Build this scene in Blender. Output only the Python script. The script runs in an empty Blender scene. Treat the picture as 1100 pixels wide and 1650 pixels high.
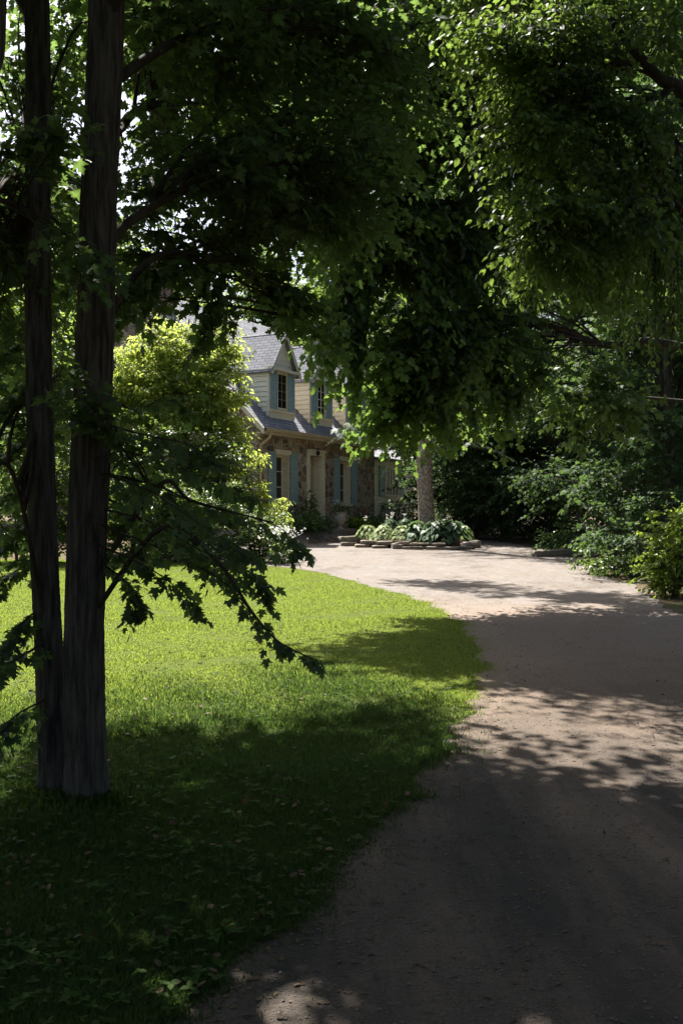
import bpy, math, random
import numpy as np

# ------------------------------------------------------------------ camera, sky, sun, exposure
SC = bpy.context.scene
COL = SC.collection
R = math.radians
FPX, HORIZ = 1604.0, 830.0           # focal length in photo pixels, horizon row

cam = bpy.data.cameras.new("camera")
cam.sensor_fit = 'VERTICAL'; cam.sensor_height = 36.0; cam.lens = 35.0
cam.shift_y = (825 - HORIZ) / -1650.0
cam.clip_start = 0.05; cam.clip_end = 2000
camo = bpy.data.objects.new("camera", cam)
camo.location = (0, 0, 1.6); camo.rotation_euler = (R(90), 0, 0)
COL.objects.link(camo); SC.camera = camo

SUN_EL, SUN_AZ = 58.0, -22.0         # azimuth clockwise from +Y: the sun stands ahead, a little to the left
world = bpy.data.worlds.new("World"); SC.world = world; world.use_nodes = True
wn = world.node_tree.nodes; wl = world.node_tree.links
sky = wn.new('ShaderNodeTexSky'); sky.sky_type = 'NISHITA'; sky.sun_disc = False
sky.sun_elevation = R(SUN_EL); sky.sun_rotation = R(SUN_AZ)
sky.air_density = 1.0; sky.dust_density = 4.0; sky.ozone_density = 1.0
wl.new(sky.outputs[0], wn['Background'].inputs[0]); wn['Background'].inputs[1].default_value = 0.062

sl = bpy.data.lights.new("sun", 'SUN'); sl.energy = 5.0; sl.angle = R(0.55); sl.color = (1.0, 0.95, 0.87)
slo = bpy.data.objects.new("sun", sl); COL.objects.link(slo)
slo.rotation_euler = (R(90 - SUN_EL), 0, R(180 - SUN_AZ)); slo.location = (-10, 20, 40)

vs = SC.view_settings
SC.display_settings.display_device = 'sRGB'
vs.view_transform = 'Standard'; vs.look = 'None'; vs.gamma = 1.0; vs.use_curve_mapping = False
vs.exposure = 1.95
cy = SC.cycles
cy.max_bounces = 7; cy.diffuse_bounces = 4; cy.glossy_bounces = 2; cy.transmission_bounces = 5; cy.transparent_max_bounces = 4
cy.use_denoising = True; cy.caustics_reflective = False; cy.caustics_refractive = False

# ------------------------------------------------------------------ helpers
def sm(a, b, x):
    t = np.clip((np.asarray(x, float) - a) / (b - a), 0, 1)
    return t * t * (3 - 2 * t)

HD = np.array([.470, .882]); HD = HD / np.linalg.norm(HD); HN = np.array([HD[1], -HD[0]])
HP = np.array([(507.5 - 550) / FPX * 38.0, 38.0])
def g(x, y):
    """height of the ground"""
    x = np.asarray(x, float); y = np.asarray(y, float)
    z = .022 * np.maximum(0, y - 6) + .0
    z = np.where(np.abs(y - 6) < 1.5, .022 * (y - 4.5) ** 2 / 6.0, z)
    v = (x - HP[0]) * HN[0] + (y - HP[1]) * HN[1]
    s = (x - HP[0]) * HD[0] + (y - HP[1]) * HD[1]
    z = z + np.where(y > 26, .40 * (1 - sm(.9, 1.9, v)) * sm(-9, -5, s), 0)
    return z
def at(px, py, Y):
    return np.array([(px - 550) / FPX * Y, Y, 1.6 + (HORIZ - py) / FPX * Y])
def gp(px, Y):
    x = (px - 550) / FPX * Y
    return np.array([x, Y, float(g(x, Y))])

def nrm(a):
    return a / np.maximum(np.linalg.norm(a, axis=-1, keepdims=True), 1e-9)

def vnoise(x, seed=0):
    """smooth 1-D value noise, -1..1"""
    x = np.asarray(x, float); i = np.floor(x); f = x - i; f = f * f * (3 - 2 * f)
    h = lambda k: (np.sin(k * 127.1 + seed * 311.7) * 43758.5453) % 1.0
    return (h(i) * (1 - f) + h(i + 1) * f) * 2 - 1

def link(o, parent=None):
    COL.objects.link(o)
    if parent is not None: o.parent = parent
    return o
def tag(o, label=None, cat=None, group=None, kind=None):
    if label: o['label'] = label
    if cat: o['category'] = cat
    if group: o['group'] = group
    if kind: o['kind'] = kind
    return o
def thing(name, label, cat, loc=(0, 0, 0), rz=0, group=None):
    o = bpy.data.objects.new(name, None); o.empty_display_size = .2
    o.location = [float(a) for a in loc]; o.rotation_euler = (0, 0, rz)
    return tag(link(o), label, cat, group)
def copy_thing(o, loc, rz=0, sc=1.0, label=None):
    c = o.copy(); COL.objects.link(c); c.location = [float(a) for a in loc]; c.rotation_euler = (0, 0, rz)
    c.scale = (sc, sc, sc)
    if label: c['label'] = label
    for ch in o.children:
        d = ch.copy(); COL.objects.link(d); d.parent = c
        for gc in ch.children:
            e = gc.copy(); COL.objects.link(e); e.parent = d
    return c

def tri_mesh(name, V, F, mat, parent=None, smooth=False, loc=None):
    """V (n,3), F (m,3) arrays -> one mesh object"""
    V = np.ascontiguousarray(V, np.float32); F = np.ascontiguousarray(F, np.int32)
    me = bpy.data.meshes.new(name)
    me.vertices.add(len(V)); me.vertices.foreach_set("co", V.ravel())
    me.loops.add(F.size); me.loops.foreach_set("vertex_index", F.ravel())
    me.polygons.add(len(F)); me.polygons.foreach_set("loop_start", np.arange(0, F.size, 3, dtype=np.int32))
    me.update(calc_edges=True)
    if smooth: me.polygons.foreach_set("use_smooth", np.ones(len(F), bool))
    me.materials.append(mat)
    o = bpy.data.objects.new(name, me)
    if loc is not None: o.location = [float(a) for a in loc]
    return link(o, parent)

class MB:
    """collects boxes, quads and tubes into one mesh"""
    def __init__(s): s.v = []; s.f = []
    def quad(s, *p):
        n = len(s.v); s.v += [tuple(float(c) for c in q) for q in p]; s.f.append(tuple(range(n, n + len(p))))
    def box(s, x0, x1, y0, y1, z0, z1):
        n = len(s.v)
        s.v += [(x0, y0, z0), (x1, y0, z0), (x1, y1, z0), (x0, y1, z0), (x0, y0, z1), (x1, y0, z1), (x1, y1, z1), (x0, y1, z1)]
        s.f += [tuple(n + i for i in q) for q in ((0, 3, 2, 1), (4, 5, 6, 7), (0, 1, 5, 4), (1, 2, 6, 5), (2, 3, 7, 6), (3, 0, 4, 7))]
    def slab(s, pts, off):
        """a polygon given thickness by the vector off"""
        n = len(s.v); k = len(pts); off = np.array(off)
        s.v += [tuple(float(c) for c in p) for p in pts] + [tuple(float(c) for c in (np.array(p) + off)) for p in pts]
        s.f.append(tuple(range(n, n + k))); s.f.append(tuple(range(n + 2 * k - 1, n + k - 1, -1)))
        for i in range(k):
            j = (i + 1) % k; s.f.append((n + i, n + k + i, n + k + j, n + j))
    def tube(s, pts, r, sides=8):
        V, F = tube(np.array(pts, float), np.full(len(pts), r) if np.isscalar(r) else np.array(r), sides)
        n = len(s.v); s.v += [tuple(map(float, q)) for q in V]; s.f += [tuple(int(n + i) for i in q) for q in F]
    def lathe(s, prof, sides=20, c=(0, 0)):
        n = len(s.v)
        for r, z in prof:
            for k in range(sides):
                a = 2 * math.pi * k / sides; s.v.append((c[0] + r * math.cos(a), c[1] + r * math.sin(a), z))
        for i in range(len(prof) - 1):
            for k in range(sides):
                a = n + i * sides + k; b = n + i * sides + (k + 1) % sides
                s.f.append((a, b, b + sides, a + sides))
    def build(s, name, mat, parent=None, smooth=False, bevel=0):
        me = bpy.data.meshes.new(name); me.from_pydata(s.v, [], s.f); me.update()
        if smooth: me.polygons.foreach_set("use_smooth", np.ones(len(me.polygons), bool))
        me.materials.append(mat); o = bpy.data.objects.new(name, me)
        if bevel:
            m = o.modifiers.new("bevel", 'BEVEL'); m.width = bevel; m.segments = 2; m.limit_method = 'ANGLE'
        return link(o, parent)

def curve(pts, n):
    """Catmull-Rom through pts, n samples"""
    P = np.array(pts, float)
    if len(P) == 2: P = np.array([P[0], P[0] * .5 + P[1] * .5, P[1]])
    Q = np.vstack([2 * P[0] - P[1], P, 2 * P[-1] - P[-2]])
    u = np.linspace(0, len(P) - 1 - 1e-6, n); i = u.astype(int); t = (u - i)[:, None]
    a, b, c, d = Q[i], Q[i + 1], Q[i + 2], Q[i + 3]
    return .5 * (2 * b + (c - a) * t + (2 * a - 5 * b + 4 * c - d) * t ** 2 + (3 * b - a - 3 * c + d) * t ** 3)
def tube(P, r, sides=6, rough=0.0, rng=None):
    n = len(P); T = nrm(np.gradient(P, axis=0))
    ref = np.array([0, 0, 1.]) if abs(T[:, 2]).mean() < .8 else np.array([0, 1., 0])
    A = nrm(np.cross(T, ref)); B = np.cross(T, A)
    th = np.arange(sides) * 2 * math.pi / sides
    rr = np.asarray(r, float)[:, None] * np.ones((1, sides))
    if rough and rng is not None: rr = rr * (1 + rough * rng.standard_normal(rr.shape))
    V = P[:, None, :] + rr[..., None] * (np.cos(th)[None, :, None] * A[:, None, :] + np.sin(th)[None, :, None] * B[:, None, :])
    i = np.arange(n - 1)[:, None] * sides; k = np.arange(sides)[None, :]; k2 = (k + 1) % sides
    a, b, c, d = (i + k).ravel(), (i + k2).ravel(), (i + sides + k2).ravel(), (i + sides + k).ravel()
    F = np.vstack([np.stack([a, b, c], 1), np.stack([a, c, d], 1)])
    return V.reshape(-1, 3), F
def tubes_batch(P, r0, r1):
    """many thin 3-sided tubes at once: P (N,K,3)"""
    N, K, _ = P.shape
    T = nrm(np.gradient(P, axis=1)); A = nrm(np.cross(T, np.array([.3, .2, 1.]))); B = np.cross(T, A)
    r0 = np.broadcast_to(np.asarray(r0, float), (N,)); r1 = np.broadcast_to(np.asarray(r1, float), (N,))
    rr = r0[:, None] + (r1 - r0)[:, None] * np.linspace(0, 1, K)[None, :]
    th = np.arange(3) * 2 * math.pi / 3
    V = P[:, :, None, :] + rr[:, :, None, None] * (np.cos(th)[None, None, :, None] * A[:, :, None, :] + np.sin(th)[None, None, :, None] * B[:, :, None, :])
    base = (np.arange(N) * K * 3)[:, None, None]; i = (np.arange(K - 1) * 3)[None, :, None]; k = np.arange(3)[None, None, :]
    a = (base + i + k).ravel(); b = (base + i + (k + 1) % 3).ravel(); c = b + 3; d = a + 3
    F = np.vstack([np.stack([a, b, c], 1), np.stack([a, c, d], 1)])
    return V.reshape(-1, 3), F

# ------------------------------------------------------------------ materials
MATS = {}
def mat(name):
    m = bpy.data.materials.new(name); m.use_nodes = True; m.node_tree.nodes.clear(); return m
class N:
    """tiny node helper"""
    def __init__(s, m): s.m = m; s.t = m.node_tree
    def n(s, typ, **kw):
        nd = s.t.nodes.new('ShaderNode' + typ)
        for k, v in kw.items():
            if k.startswith('_'): setattr(nd, k[1:], v)
            else:
                key = int(k[1:]) if k[0] == 'i' and k[1:].isdigit() else k.replace('_', ' ')
                if isinstance(v, bpy.types.NodeSocket): s.t.links.new(v, nd.inputs[key])
                else: nd.inputs[key].default_value = v
        return nd
    def ramp(s, fac, stops, interp='LINEAR'):
        r = s.t.nodes.new('ShaderNodeValToRGB'); r.color_ramp.interpolation = interp
        e = r.color_ramp.elements
        while len(e) < len(stops): e.new(.5)
        for q, (p, c) in zip(e, stops): q.position = p; q.color = (*c, 1) if len(c) == 3 else c
        s.t.links.new(fac, r.inputs[0]); return r.outputs[0]
    def mix(s, f, a, b, mode='MIX'):
        nd = s.t.nodes.new('ShaderNodeMix'); nd.data_type = 'RGBA'; nd.blend_type = mode
        for k, v in ((0, f), (6, a), (7, b)):
            if isinstance(v, bpy.types.NodeSocket): s.t.links.new(v, nd.inputs[k])
            else: nd.inputs[k].default_value = v if k == 0 else ((*v, 1) if len(v) == 3 else v)
        return nd.outputs[2]
    def math(s, op, a, b=0.0):
        nd = s.t.nodes.new('ShaderNodeMath'); nd.operation = op
        for k, v in ((0, a), (1, b)):
            if isinstance(v, bpy.types.NodeSocket): s.t.links.new(v, nd.inputs[k])
            else: nd.inputs[k].default_value = v
        return nd.outputs[0]
    def coord(s, scale=(1, 1, 1), which='Object', rot=(0, 0, 0)):
        tc = s.n('TexCoord'); mp = s.n('Mapping', Vector=tc.outputs[which]); mp.inputs['Scale'].default_value = scale
        mp.inputs['Rotation'].default_value = rot
        return mp.outputs[0]
    def noise(s, vec, scale, detail=4, rough=.55):
        return s.n('TexNoise', Vector=vec, Scale=scale, Detail=detail, Roughness=rough).outputs[0]
    def bump(s, h, strength=.5, dist=.02, normal=None):
        b = s.n('Bump', Height=h, Strength=strength, Distance=dist)
        if normal is not None: s.t.links.new(normal, b.inputs['Normal'])
        return b.outputs[0]
    def out(s, sh):
        o = s.n('OutputMaterial'); s.t.links.new(sh, o.inputs[0]); return s.m
    def pbsdf(s, color, rough=.7, normal=None, spec=.3, metal=0.0):
        p = s.n('BsdfPrincipled')
        for k, v in (('Base Color', color), ('Roughness', rough), ('Specular IOR Level', spec), ('Metallic', metal)):
            if isinstance(v, bpy.types.NodeSocket): s.t.links.new(v, p.inputs[k])
            else: p.inputs[k].default_value = (*v, 1) if isinstance(v, tuple) and len(v) == 3 else v
        if normal is not None: s.t.links.new(normal, p.inputs['Normal'])
        return p.outputs[0]

def leaf_mat(name, c0, c1, tr=(.25, .36, .05), fac=.45, rough=.52, spec=.22):
    m = mat(name); q = N(m)
    geo = q.n('NewGeometry'); rnd = geo.outputs['Random Per Island']
    big = q.noise(q.coord(), .8, 2)
    base = q.mix(rnd, c0, c1)
    base = q.mix(q.math('MULTIPLY', big, .5), base, tuple(c * .72 for c in c1))
    tcol = q.mix(rnd, tuple(c * .75 for c in tr), tr)
    p = q.pbsdf(base, rough, None, spec)
    t = q.n('BsdfTranslucent', Color=tcol).outputs[0]
    mx = q.n('MixShader', i0=fac, i1=p, i2=t).outputs[0]
    return q.out(mx)
LEAF = dict(
    near=leaf_mat("maple_leaf_dark", (.036, .068, .036), (.066, .108, .05), (.17, .27, .06), .45),
    maple=leaf_mat("maple_leaf", (.036, .07, .036), (.065, .11, .05), (.19, .30, .055), .46),
    oval=leaf_mat("linden_leaf", (.034, .064, .03), (.06, .105, .042), (.20, .30, .05), .46),
    forest=leaf_mat("forest_leaf", (.024, .05, .024), (.044, .08, .036), (.10, .17, .04), .38, .6, .16),
    back=leaf_mat("far_leaf", (.04, .075, .018), (.08, .13, .03), (.3, .42, .07), .5, .5),
    yellow=leaf_mat("yellow_green_leaf", (.10, .145, .028), (.17, .20, .05), (.52, .62, .12), .6, .55),
    shrub=leaf_mat("shrub_leaf", (.03, .06, .018), (.07, .11, .028), (.2, .3, .05), .38, .4, .35),
    bright=leaf_mat("bright_bush_leaf", (.06, .11, .018), (.10, .15, .028), (.32, .45, .05), .45, .4),
    needle=leaf_mat("spruce_needle", (.03, .055, .022), (.05, .08, .03), (.1, .16, .04), .25, .5),
    hosta=leaf_mat("hosta_leaf", (.055, .10, .05), (.09, .14, .075), (.16, .27, .08), .3, .55, .22),
    hostav=leaf_mat("variegated_hosta_leaf", (.10, .16, .045), (.26, .30, .12), (.3, .4, .12), .3, .55, .2),
    fern=leaf_mat("border_leaf", (.03, .07, .02), (.06, .11, .03), (.14, .26, .05), .35, .4),
    grass=leaf_mat("grass_blade", (.05, .086, .017), (.14, .168, .04), (.31, .40, .06), .48, .55, .18),
    shade=leaf_mat('shade_tinted_blade', (.02, .042, .012), (.045, .075, .02), (.09, .16, .025), .4, .6, .12),  # darker copy of the lawn grass: near shade put into its colour
    weed=leaf_mat("clover_leaf", (.028, .058, .013), (.05, .09, .018), (.13, .24, .03), .4, .7, .08),
    white=leaf_mat("white_petal", (.7, .7, .66), (.8, .8, .76), (.6, .6, .5), .3, .6),
    dry=leaf_mat("dry_leaf", (.05, .03, .017), (.13, .085, .05), (.1, .06, .02), .2, .7, .2))

def bark_mat(name, c0, c1, sx=60, sz=7, bump=.9, dist=.012):
    m = mat(name); q = N(m)
    v = q.coord((sx * .55, sx * .55, sz * .6)); v2 = q.coord((1, 1, 1))
    a = q.noise(v, 1.0, 5, .6); b = q.noise(v2, 3.0, 4); c = q.noise(v2, 45, 4)
    h = q.math('ADD', q.math('MULTIPLY', a, 1.0), q.math('MULTIPLY', c, .3))
    col = q.mix(q.ramp(a, [(.38, (0, 0, 0)), (.62, (1, 1, 1))]), c0, c1)
    col = q.mix(q.math('MULTIPLY', b, .6), col, tuple(k * .6 for k in c1))
    return q.out(q.pbsdf(col, .9, q.bump(h, bump, dist), .15))
BARK = bark_mat("maple_bark", (.019, .017, .0155), (.12, .109, .099), 60, 6, 1.0, .02)
TWIG = bark_mat("twig_bark", (.03, .024, .018), (.07, .058, .045), 20, 6, .4)

def spruce_bark():
    m = mat("spruce_bark"); q = N(m); v = q.coord((1, 1, .75))
    vo = q.n('TexVoronoi', Vector=v, Scale=16.0); n = q.noise(v, 30, 5)
    kn = q.n('TexVoronoi', Vector=q.coord((1, 1, .6)), Scale=3.2)
    col = q.ramp(n, [(.3, (.30, .235, .19)), (.5, (.44, .355, .295)), (.75, (.56, .47, .40))])
    col = q.mix(q.ramp(vo.outputs['Distance'], [(.25, (0, 0, 0)), (.6, (1, 1, 1))]), col, (.20, .16, .13))
    col = q.mix(q.ramp(kn.outputs['Distance'], [(.08, (1, 1, 1)), (.16, (0, 0, 0))]), col, (.03, .022, .018))
    h = q.math('SUBTRACT', n, vo.outputs['Distance'])
    return q.out(q.pbsdf(col, .9, q.bump(h, .9, .02), .15))
SPRUCE = spruce_bark()

def stone_wall():
    m = mat("fieldstone"); q = N(m)
    s3 = q.n('SeparateXYZ', Vector=q.coord()); v = q.n('CombineXYZ', X=q.math('ADD', s3.outputs[0], s3.outputs[1]), Z=q.math('MULTIPLY', s3.outputs[2], 1.35)).outputs[0]
    w = q.n('TexNoise', Vector=q.coord(), Scale=2.5, Detail=2)
    vv = q.n('VectorMath', _operation='MULTIPLY_ADD', i0=w.outputs['Color'], i1=(.22, .0, .22), i2=v).outputs[0]
    kw = dict(_distance='CHEBYCHEV') 
    vo = q.n('TexVoronoi', Vector=vv, Scale=3.0, Randomness=.8)
    ve = q.n('TexVoronoi', Vector=vv, Scale=3.0, Randomness=.8, _feature='DISTANCE_TO_EDGE')
    sep = q.n('SeparateColor', Color=vo.outputs['Color'])
    col = q.ramp(sep.outputs[0], [(0, (.20, .155, .115)), (.18, (.38, .26, .18)), (.36, (.25, .22, .19)), (.52, (.46, .36, .26)), (.7, (.34, .19, .135)), (.85, (.44, .39, .31)), (.95, (.15, .125, .11))], 'CONSTANT')
    n = q.noise(q.coord(), 9, 6, .65)
    col = q.mix(.55, col, q.ramp(n, [(.25, (.25, .25, .25)), (.75, (1, 1, 1))]), 'MULTIPLY')
    mort = q.ramp(ve.outputs['Distance'], [(.03, (1, 1, 1)), (.075, (0, 0, 0))])
    col = q.mix(mort, col, (.42, .36, .28))
    h = q.math('ADD', q.ramp(ve.outputs['Distance'], [(.02, (0, 0, 0)), (.12, (1, 1, 1))]), q.math('MULTIPLY', n, .4))
    return q.out(q.pbsdf(col, .9, q.bump(h, .9, .03), .15))
def shingle(name, axis):
    m = mat(name); q = N(m); tc = q.n('TexCoord'); s = q.n('SeparateXYZ', Vector=tc.outputs['Object'])
    u = s.outputs[0] if axis == 'x' else s.outputs[1]
    c = q.n('CombineXYZ', X=u, Y=q.math('MULTIPLY', s.outputs[2], 1.38)).outputs[0]
    br = q.n('TexBrick', Vector=c, Scale=1.0, Mortar_Size=.012, Bias=.0, Brick_Width=.33, Row_Height=.15)
    br.inputs['Color1'].default_value = (.30, .305, .335, 1); br.inputs['Color2'].default_value = (.19, .195, .22, 1)
    br.inputs['Mortar'].default_value = (.035, .035, .042, 1); br.offset = .5; br.squash = 1
    n = q.noise(tc.outputs['Object'], 25, 5, .7); n2 = q.noise(tc.outputs['Object'], 1.2, 3)
    col = q.mix(.5, br.outputs[0], q.ramp(n, [(.3, (.45, .45, .48)), (.7, (1.2, 1.2, 1.2))]), 'MULTIPLY')
    col = q.mix(q.math('MULTIPLY', n2, .5), col, (.10, .10, .115))
    h = q.math('ADD', q.math('MULTIPLY', br.outputs[1], -1.0), q.math('MULTIPLY', n, .3))
    return q.out(q.pbsdf(col, .85, q.bump(h, .7, .012), .25))
def paint(name, c, var=.18, rough=.55, sc=(3, 3, 14)):
    m = mat(name); q = N(m)
    n = q.noise(q.coord(sc), 1.0, 5, .65); n2 = q.noise(q.coord(), 22, 4)
    col = q.mix(q.ramp(n, [(.3, (0, 0, 0)), (.75, (1, 1, 1))]), tuple(k * (1 - var) for k in c), tuple(min(1, k * (1 + var * .5)) for k in c))
    return q.out(q.pbsdf(col, rough, q.bump(n2, .25, .004), .3))
def glass_mat():
    m = mat("window_glass"); q = N(m)
    n = q.noise(q.coord(), 1.5, 2)
    return q.out(q.pbsdf((.012, .014, .015), .06, q.bump(n, .05, .02), .6))
M = dict(stone=stone_wall(), shx=shingle("roof_shingle", 'x'), shy=shingle("dormer_shingle", 'y'),
         cream=paint("cream_paint", (.74, .66, .50)), siding=paint("siding_paint", (.80, .725, .58), .12, .6, (1.5, 1.5, 20)),
         teal=paint("teal_paint", (.27, .37, .38), .2), wood=paint("worn_wood", (.20, .13, .085), .3),
         door=paint("door_paint", (.42, .33, .22), .2), iron=paint("black_iron", (.02, .02, .02), .3),
         urn=paint("cast_stone", (.46, .43, .38), .35, .85, (9, 9, 9)), urnd=paint("weathered_stone", (.26, .245, .215), .35, .9, (9, 9, 9)),
         gutter=paint("gutter_paint", (.52, .42, .27), .25), glass=glass_mat(), brick=None)
def brick_mat():
    m = mat("chimney_brick"); q = N(m); tc = q.n('TexCoord'); s = q.n('SeparateXYZ', Vector=tc.outputs['Object'])
    c = q.n('CombineXYZ', X=q.math('ADD', s.outputs[0], s.outputs[1]), Y=s.outputs[2]).outputs[0]
    br = q.n('TexBrick', Vector=c, Scale=1.0, Mortar_Size=.01, Brick_Width=.22, Row_Height=.075)
    br.inputs['Color1'].default_value = (.22, .10, .065, 1); br.inputs['Color2'].default_value = (.14, .065, .045, 1); br.inputs['Mortar'].default_value = (.3, .27, .23, 1)
    return q.out(q.pbsdf(br.outputs[0], .9, None, .2))
M['brick'] = brick_mat()
def fieldstone_mat():
    m = mat("bed_stone"); q = N(m); oi = q.n('ObjectInfo')
    n = q.noise(q.coord((1, 1, 3)), 6, 6, .65); n2 = q.noise(q.coord(), 40, 4)
    col = q.ramp(n, [(.25, (.10, .083, .066)), (.5, (.24, .205, .165)), (.8, (.36, .32, .265))])
    col = q.mix(q.math('MULTIPLY', oi.outputs['Random'], .6), col, (.13, .11, .085))
    return q.out(q.pbsdf(col, .9, q.bump(q.math('ADD', n, q.math('MULTIPLY', n2, .4)), .8, .02), .2))
M['rock'] = fieldstone_mat()
M['pebble'] = paint('pebble', (.15, .13, .115), .4, .9, (60, 60, 60))

# ground materials
def lawn_mat():
    m = mat("lawn_soil"); q = N(m); v = q.coord()
    n = q.noise(v, 1.1, 5); n2 = q.noise(v, 55, 5, .7)
    col = q.ramp(n2, [(.3, (.025, .035, .010)), (.5, (.06, .085, .016)), (.7, (.10, .12, .028))])
    col = q.mix(q.ramp(n, [(.4, (0, 0, 0)), (.7, (1, 1, 1))]), col, (.07, .085, .02))
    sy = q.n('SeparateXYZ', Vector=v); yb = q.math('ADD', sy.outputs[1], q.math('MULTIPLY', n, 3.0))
    col = q.mix(q.ramp(q.math('MULTIPLY', yb, .06), [(.40, (1, 1, 1)), (.56, (0, 0, 0))]), col, q.mix(.8, col, (.014, .018, .008)))  # near soil coloured darker too, deepening the shade on the front lawn
    return q.out(q.pbsdf(col, .95, q.bump(n2, .8, .03), .1))
def floor_mat():
    m = mat("forest_floor"); q = N(m); v = q.coord()
    n = q.noise(v, .7, 5); n2 = q.noise(v, 26, 6, .7); vo = q.n('TexVoronoi', Vector=v, Scale=14.0)
    col = q.ramp(n2, [(.3, (.025, .018, .012)), (.5, (.075, .052, .034)), (.72, (.16, .115, .075))])
    s = q.n('SeparateColor', Color=vo.outputs['Color'])
    col = q.mix(q.math('MULTIPLY', s.outputs[0], .35), col, (.15, .10, .06))
    col = q.mix(q.ramp(n, [(.5, (0, 0, 0)), (.66, (1, 1, 1))]), col, (.045, .065, .016))
    return q.out(q.pbsdf(col, .95, q.bump(n2, .8, .04), .1))
def drive_mat():
    m = mat("worn_gravel"); q = N(m); v = q.coord()
    big = q.noise(v, .35, 5); mid = q.noise(v, 1.7, 6, .65); fine = q.noise(v, 60, 5, .75)
    trk = q.noise(q.coord((1.6, .22, 1)), 1.0, 4)
    vo = q.n('TexVoronoi', Vector=v, Scale=110.0); s = q.n('SeparateColor', Color=vo.outputs['Color'])
    st = q.ramp(s.outputs[0], [(0, (.118, .110, .105)), (.5, (.160, .150, .146)), (.85, (.195, .183, .178)), (1, (.25, .235, .225))])
    soil = q.ramp(fine, [(.3, (.095, .080, .068)), (.7, (.195, .170, .15))])
    col = q.mix(q.ramp(mid, [(.40, (0, 0, 0)), (.60, (1, 1, 1))]), st, soil)
    tar = q.ramp(q.math('ADD', q.math('MULTIPLY', big, .6), q.math('MULTIPLY', trk, .4)), [(.44, (1, 1, 1)), (.60, (0, 0, 0))])
    col = q.mix(q.math('MULTIPLY', tar, .45), col, (.17, .145, .125))
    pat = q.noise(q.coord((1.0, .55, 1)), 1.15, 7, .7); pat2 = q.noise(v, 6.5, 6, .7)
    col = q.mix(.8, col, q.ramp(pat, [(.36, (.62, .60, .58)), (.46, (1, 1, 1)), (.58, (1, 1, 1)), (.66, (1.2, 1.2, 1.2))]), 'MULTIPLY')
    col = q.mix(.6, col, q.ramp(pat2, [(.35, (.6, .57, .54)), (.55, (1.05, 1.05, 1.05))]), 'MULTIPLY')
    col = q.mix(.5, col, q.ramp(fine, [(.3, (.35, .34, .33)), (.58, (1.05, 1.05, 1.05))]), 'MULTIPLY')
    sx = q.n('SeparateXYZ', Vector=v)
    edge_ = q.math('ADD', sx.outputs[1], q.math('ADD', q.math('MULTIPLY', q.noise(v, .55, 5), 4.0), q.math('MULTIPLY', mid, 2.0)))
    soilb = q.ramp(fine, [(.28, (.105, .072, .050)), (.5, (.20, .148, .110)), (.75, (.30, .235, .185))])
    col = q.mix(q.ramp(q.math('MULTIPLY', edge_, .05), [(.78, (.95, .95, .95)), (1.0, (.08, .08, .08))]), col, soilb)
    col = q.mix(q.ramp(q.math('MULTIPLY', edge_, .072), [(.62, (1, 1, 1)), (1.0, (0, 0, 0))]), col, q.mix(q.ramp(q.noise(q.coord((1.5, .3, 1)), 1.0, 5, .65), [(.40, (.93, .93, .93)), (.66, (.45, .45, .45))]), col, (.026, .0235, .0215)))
    h = q.math('ADD', q.math('MULTIPLY', fine, .6), q.math('MULTIPLY', vo.outputs['Distance'], -.7))
    h2 = q.bump(mid, .5, .12)
    return q.out(q.pbsdf(col, .92, q.bump(h, .8, .012, h2), .2))
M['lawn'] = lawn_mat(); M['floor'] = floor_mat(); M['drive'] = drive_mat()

# ------------------------------------------------------------------ ground sheets
EDGE = np.array([(-3.2, -3), (-1.6, 1.0), (-.59, 3.13), (-.47, 3.42), (-.29, 3.83), (-.13, 4.14), (.12, 4.84), (.53, 6.1), (.83, 7.03), (1.1, 8.05), (1.36, 9.41),
                 (1.56, 10.88), (1.69, 12.9), (1.55, 14.6), (1.15, 16.81), (.58, 18.49), (-.41, 21.83), (-1.15, 23.1), (-2.6, 24.3), (-6, 25.6), (-14, 26.6)])
def edge(y): 
    y = np.asarray(y, float)
    return np.interp(y, EDGE[:, 1], EDGE[:, 0]) + .08 * vnoise(y * 2.3, 1) + .05 * vnoise(y * 8, 2) + .03 * vnoise(y * 19, 3)
def right(y):
    y = np.asarray(y, float)
    return np.interp(y, [-3, 6, 10, 13, 16.3, 20, 24, 29, 33, 39], [3.3, 3.4, 3.8, 4.85, 5.1, 5.5, 6.1, 6.3, 6.0, 5.0]) + .2 * vnoise(y * .8, 5) + .06 * vnoise(y * 4, 6)
def sheet(name, X, Y, dz, m):
    Z = g(X, Y) + dz; n, k = X.shape
    V = np.stack([X, Y, Z], -1).reshape(-1, 3)
    i = (np.arange(n - 1)[:, None] * k + np.arange(k - 1)[None, :]).ravel()
    F = np.vstack([np.stack([i, i + 1, i + k + 1], 1), np.stack([i, i + k + 1, i + k], 1)])
    return tag(tri_mesh(name, V, F, m, None, True), kind='structure')
yy = np.concatenate([[-400, -100, -30, -8], np.arange(-3, 48, .5), [55, 80, 160, 600]]); xx = np.concatenate([[-500, -120, -45, -25], np.arange(-18, 18.1, .6), [25, 45, 120, 500]])
def gfar(x, y): return g(x, np.minimum(y, 48))
X, Y = np.meshgrid(xx, yy)
g_ = g; g = lambda x, y: g_(x, np.minimum(y, 48.))
sheet('ground', X, Y, -.012, M['floor'])
ys = np.concatenate([np.arange(-3, 23, .12), np.arange(23, 26.6, .06)]); u = np.linspace(0, 1, 60)[None, :]
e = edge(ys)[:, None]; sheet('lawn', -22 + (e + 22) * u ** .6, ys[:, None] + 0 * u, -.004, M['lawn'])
ys = np.concatenate([np.arange(-3, 23, .1), np.arange(23, 26.6, .05), np.arange(26.6, 37.4, .15)])
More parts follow.
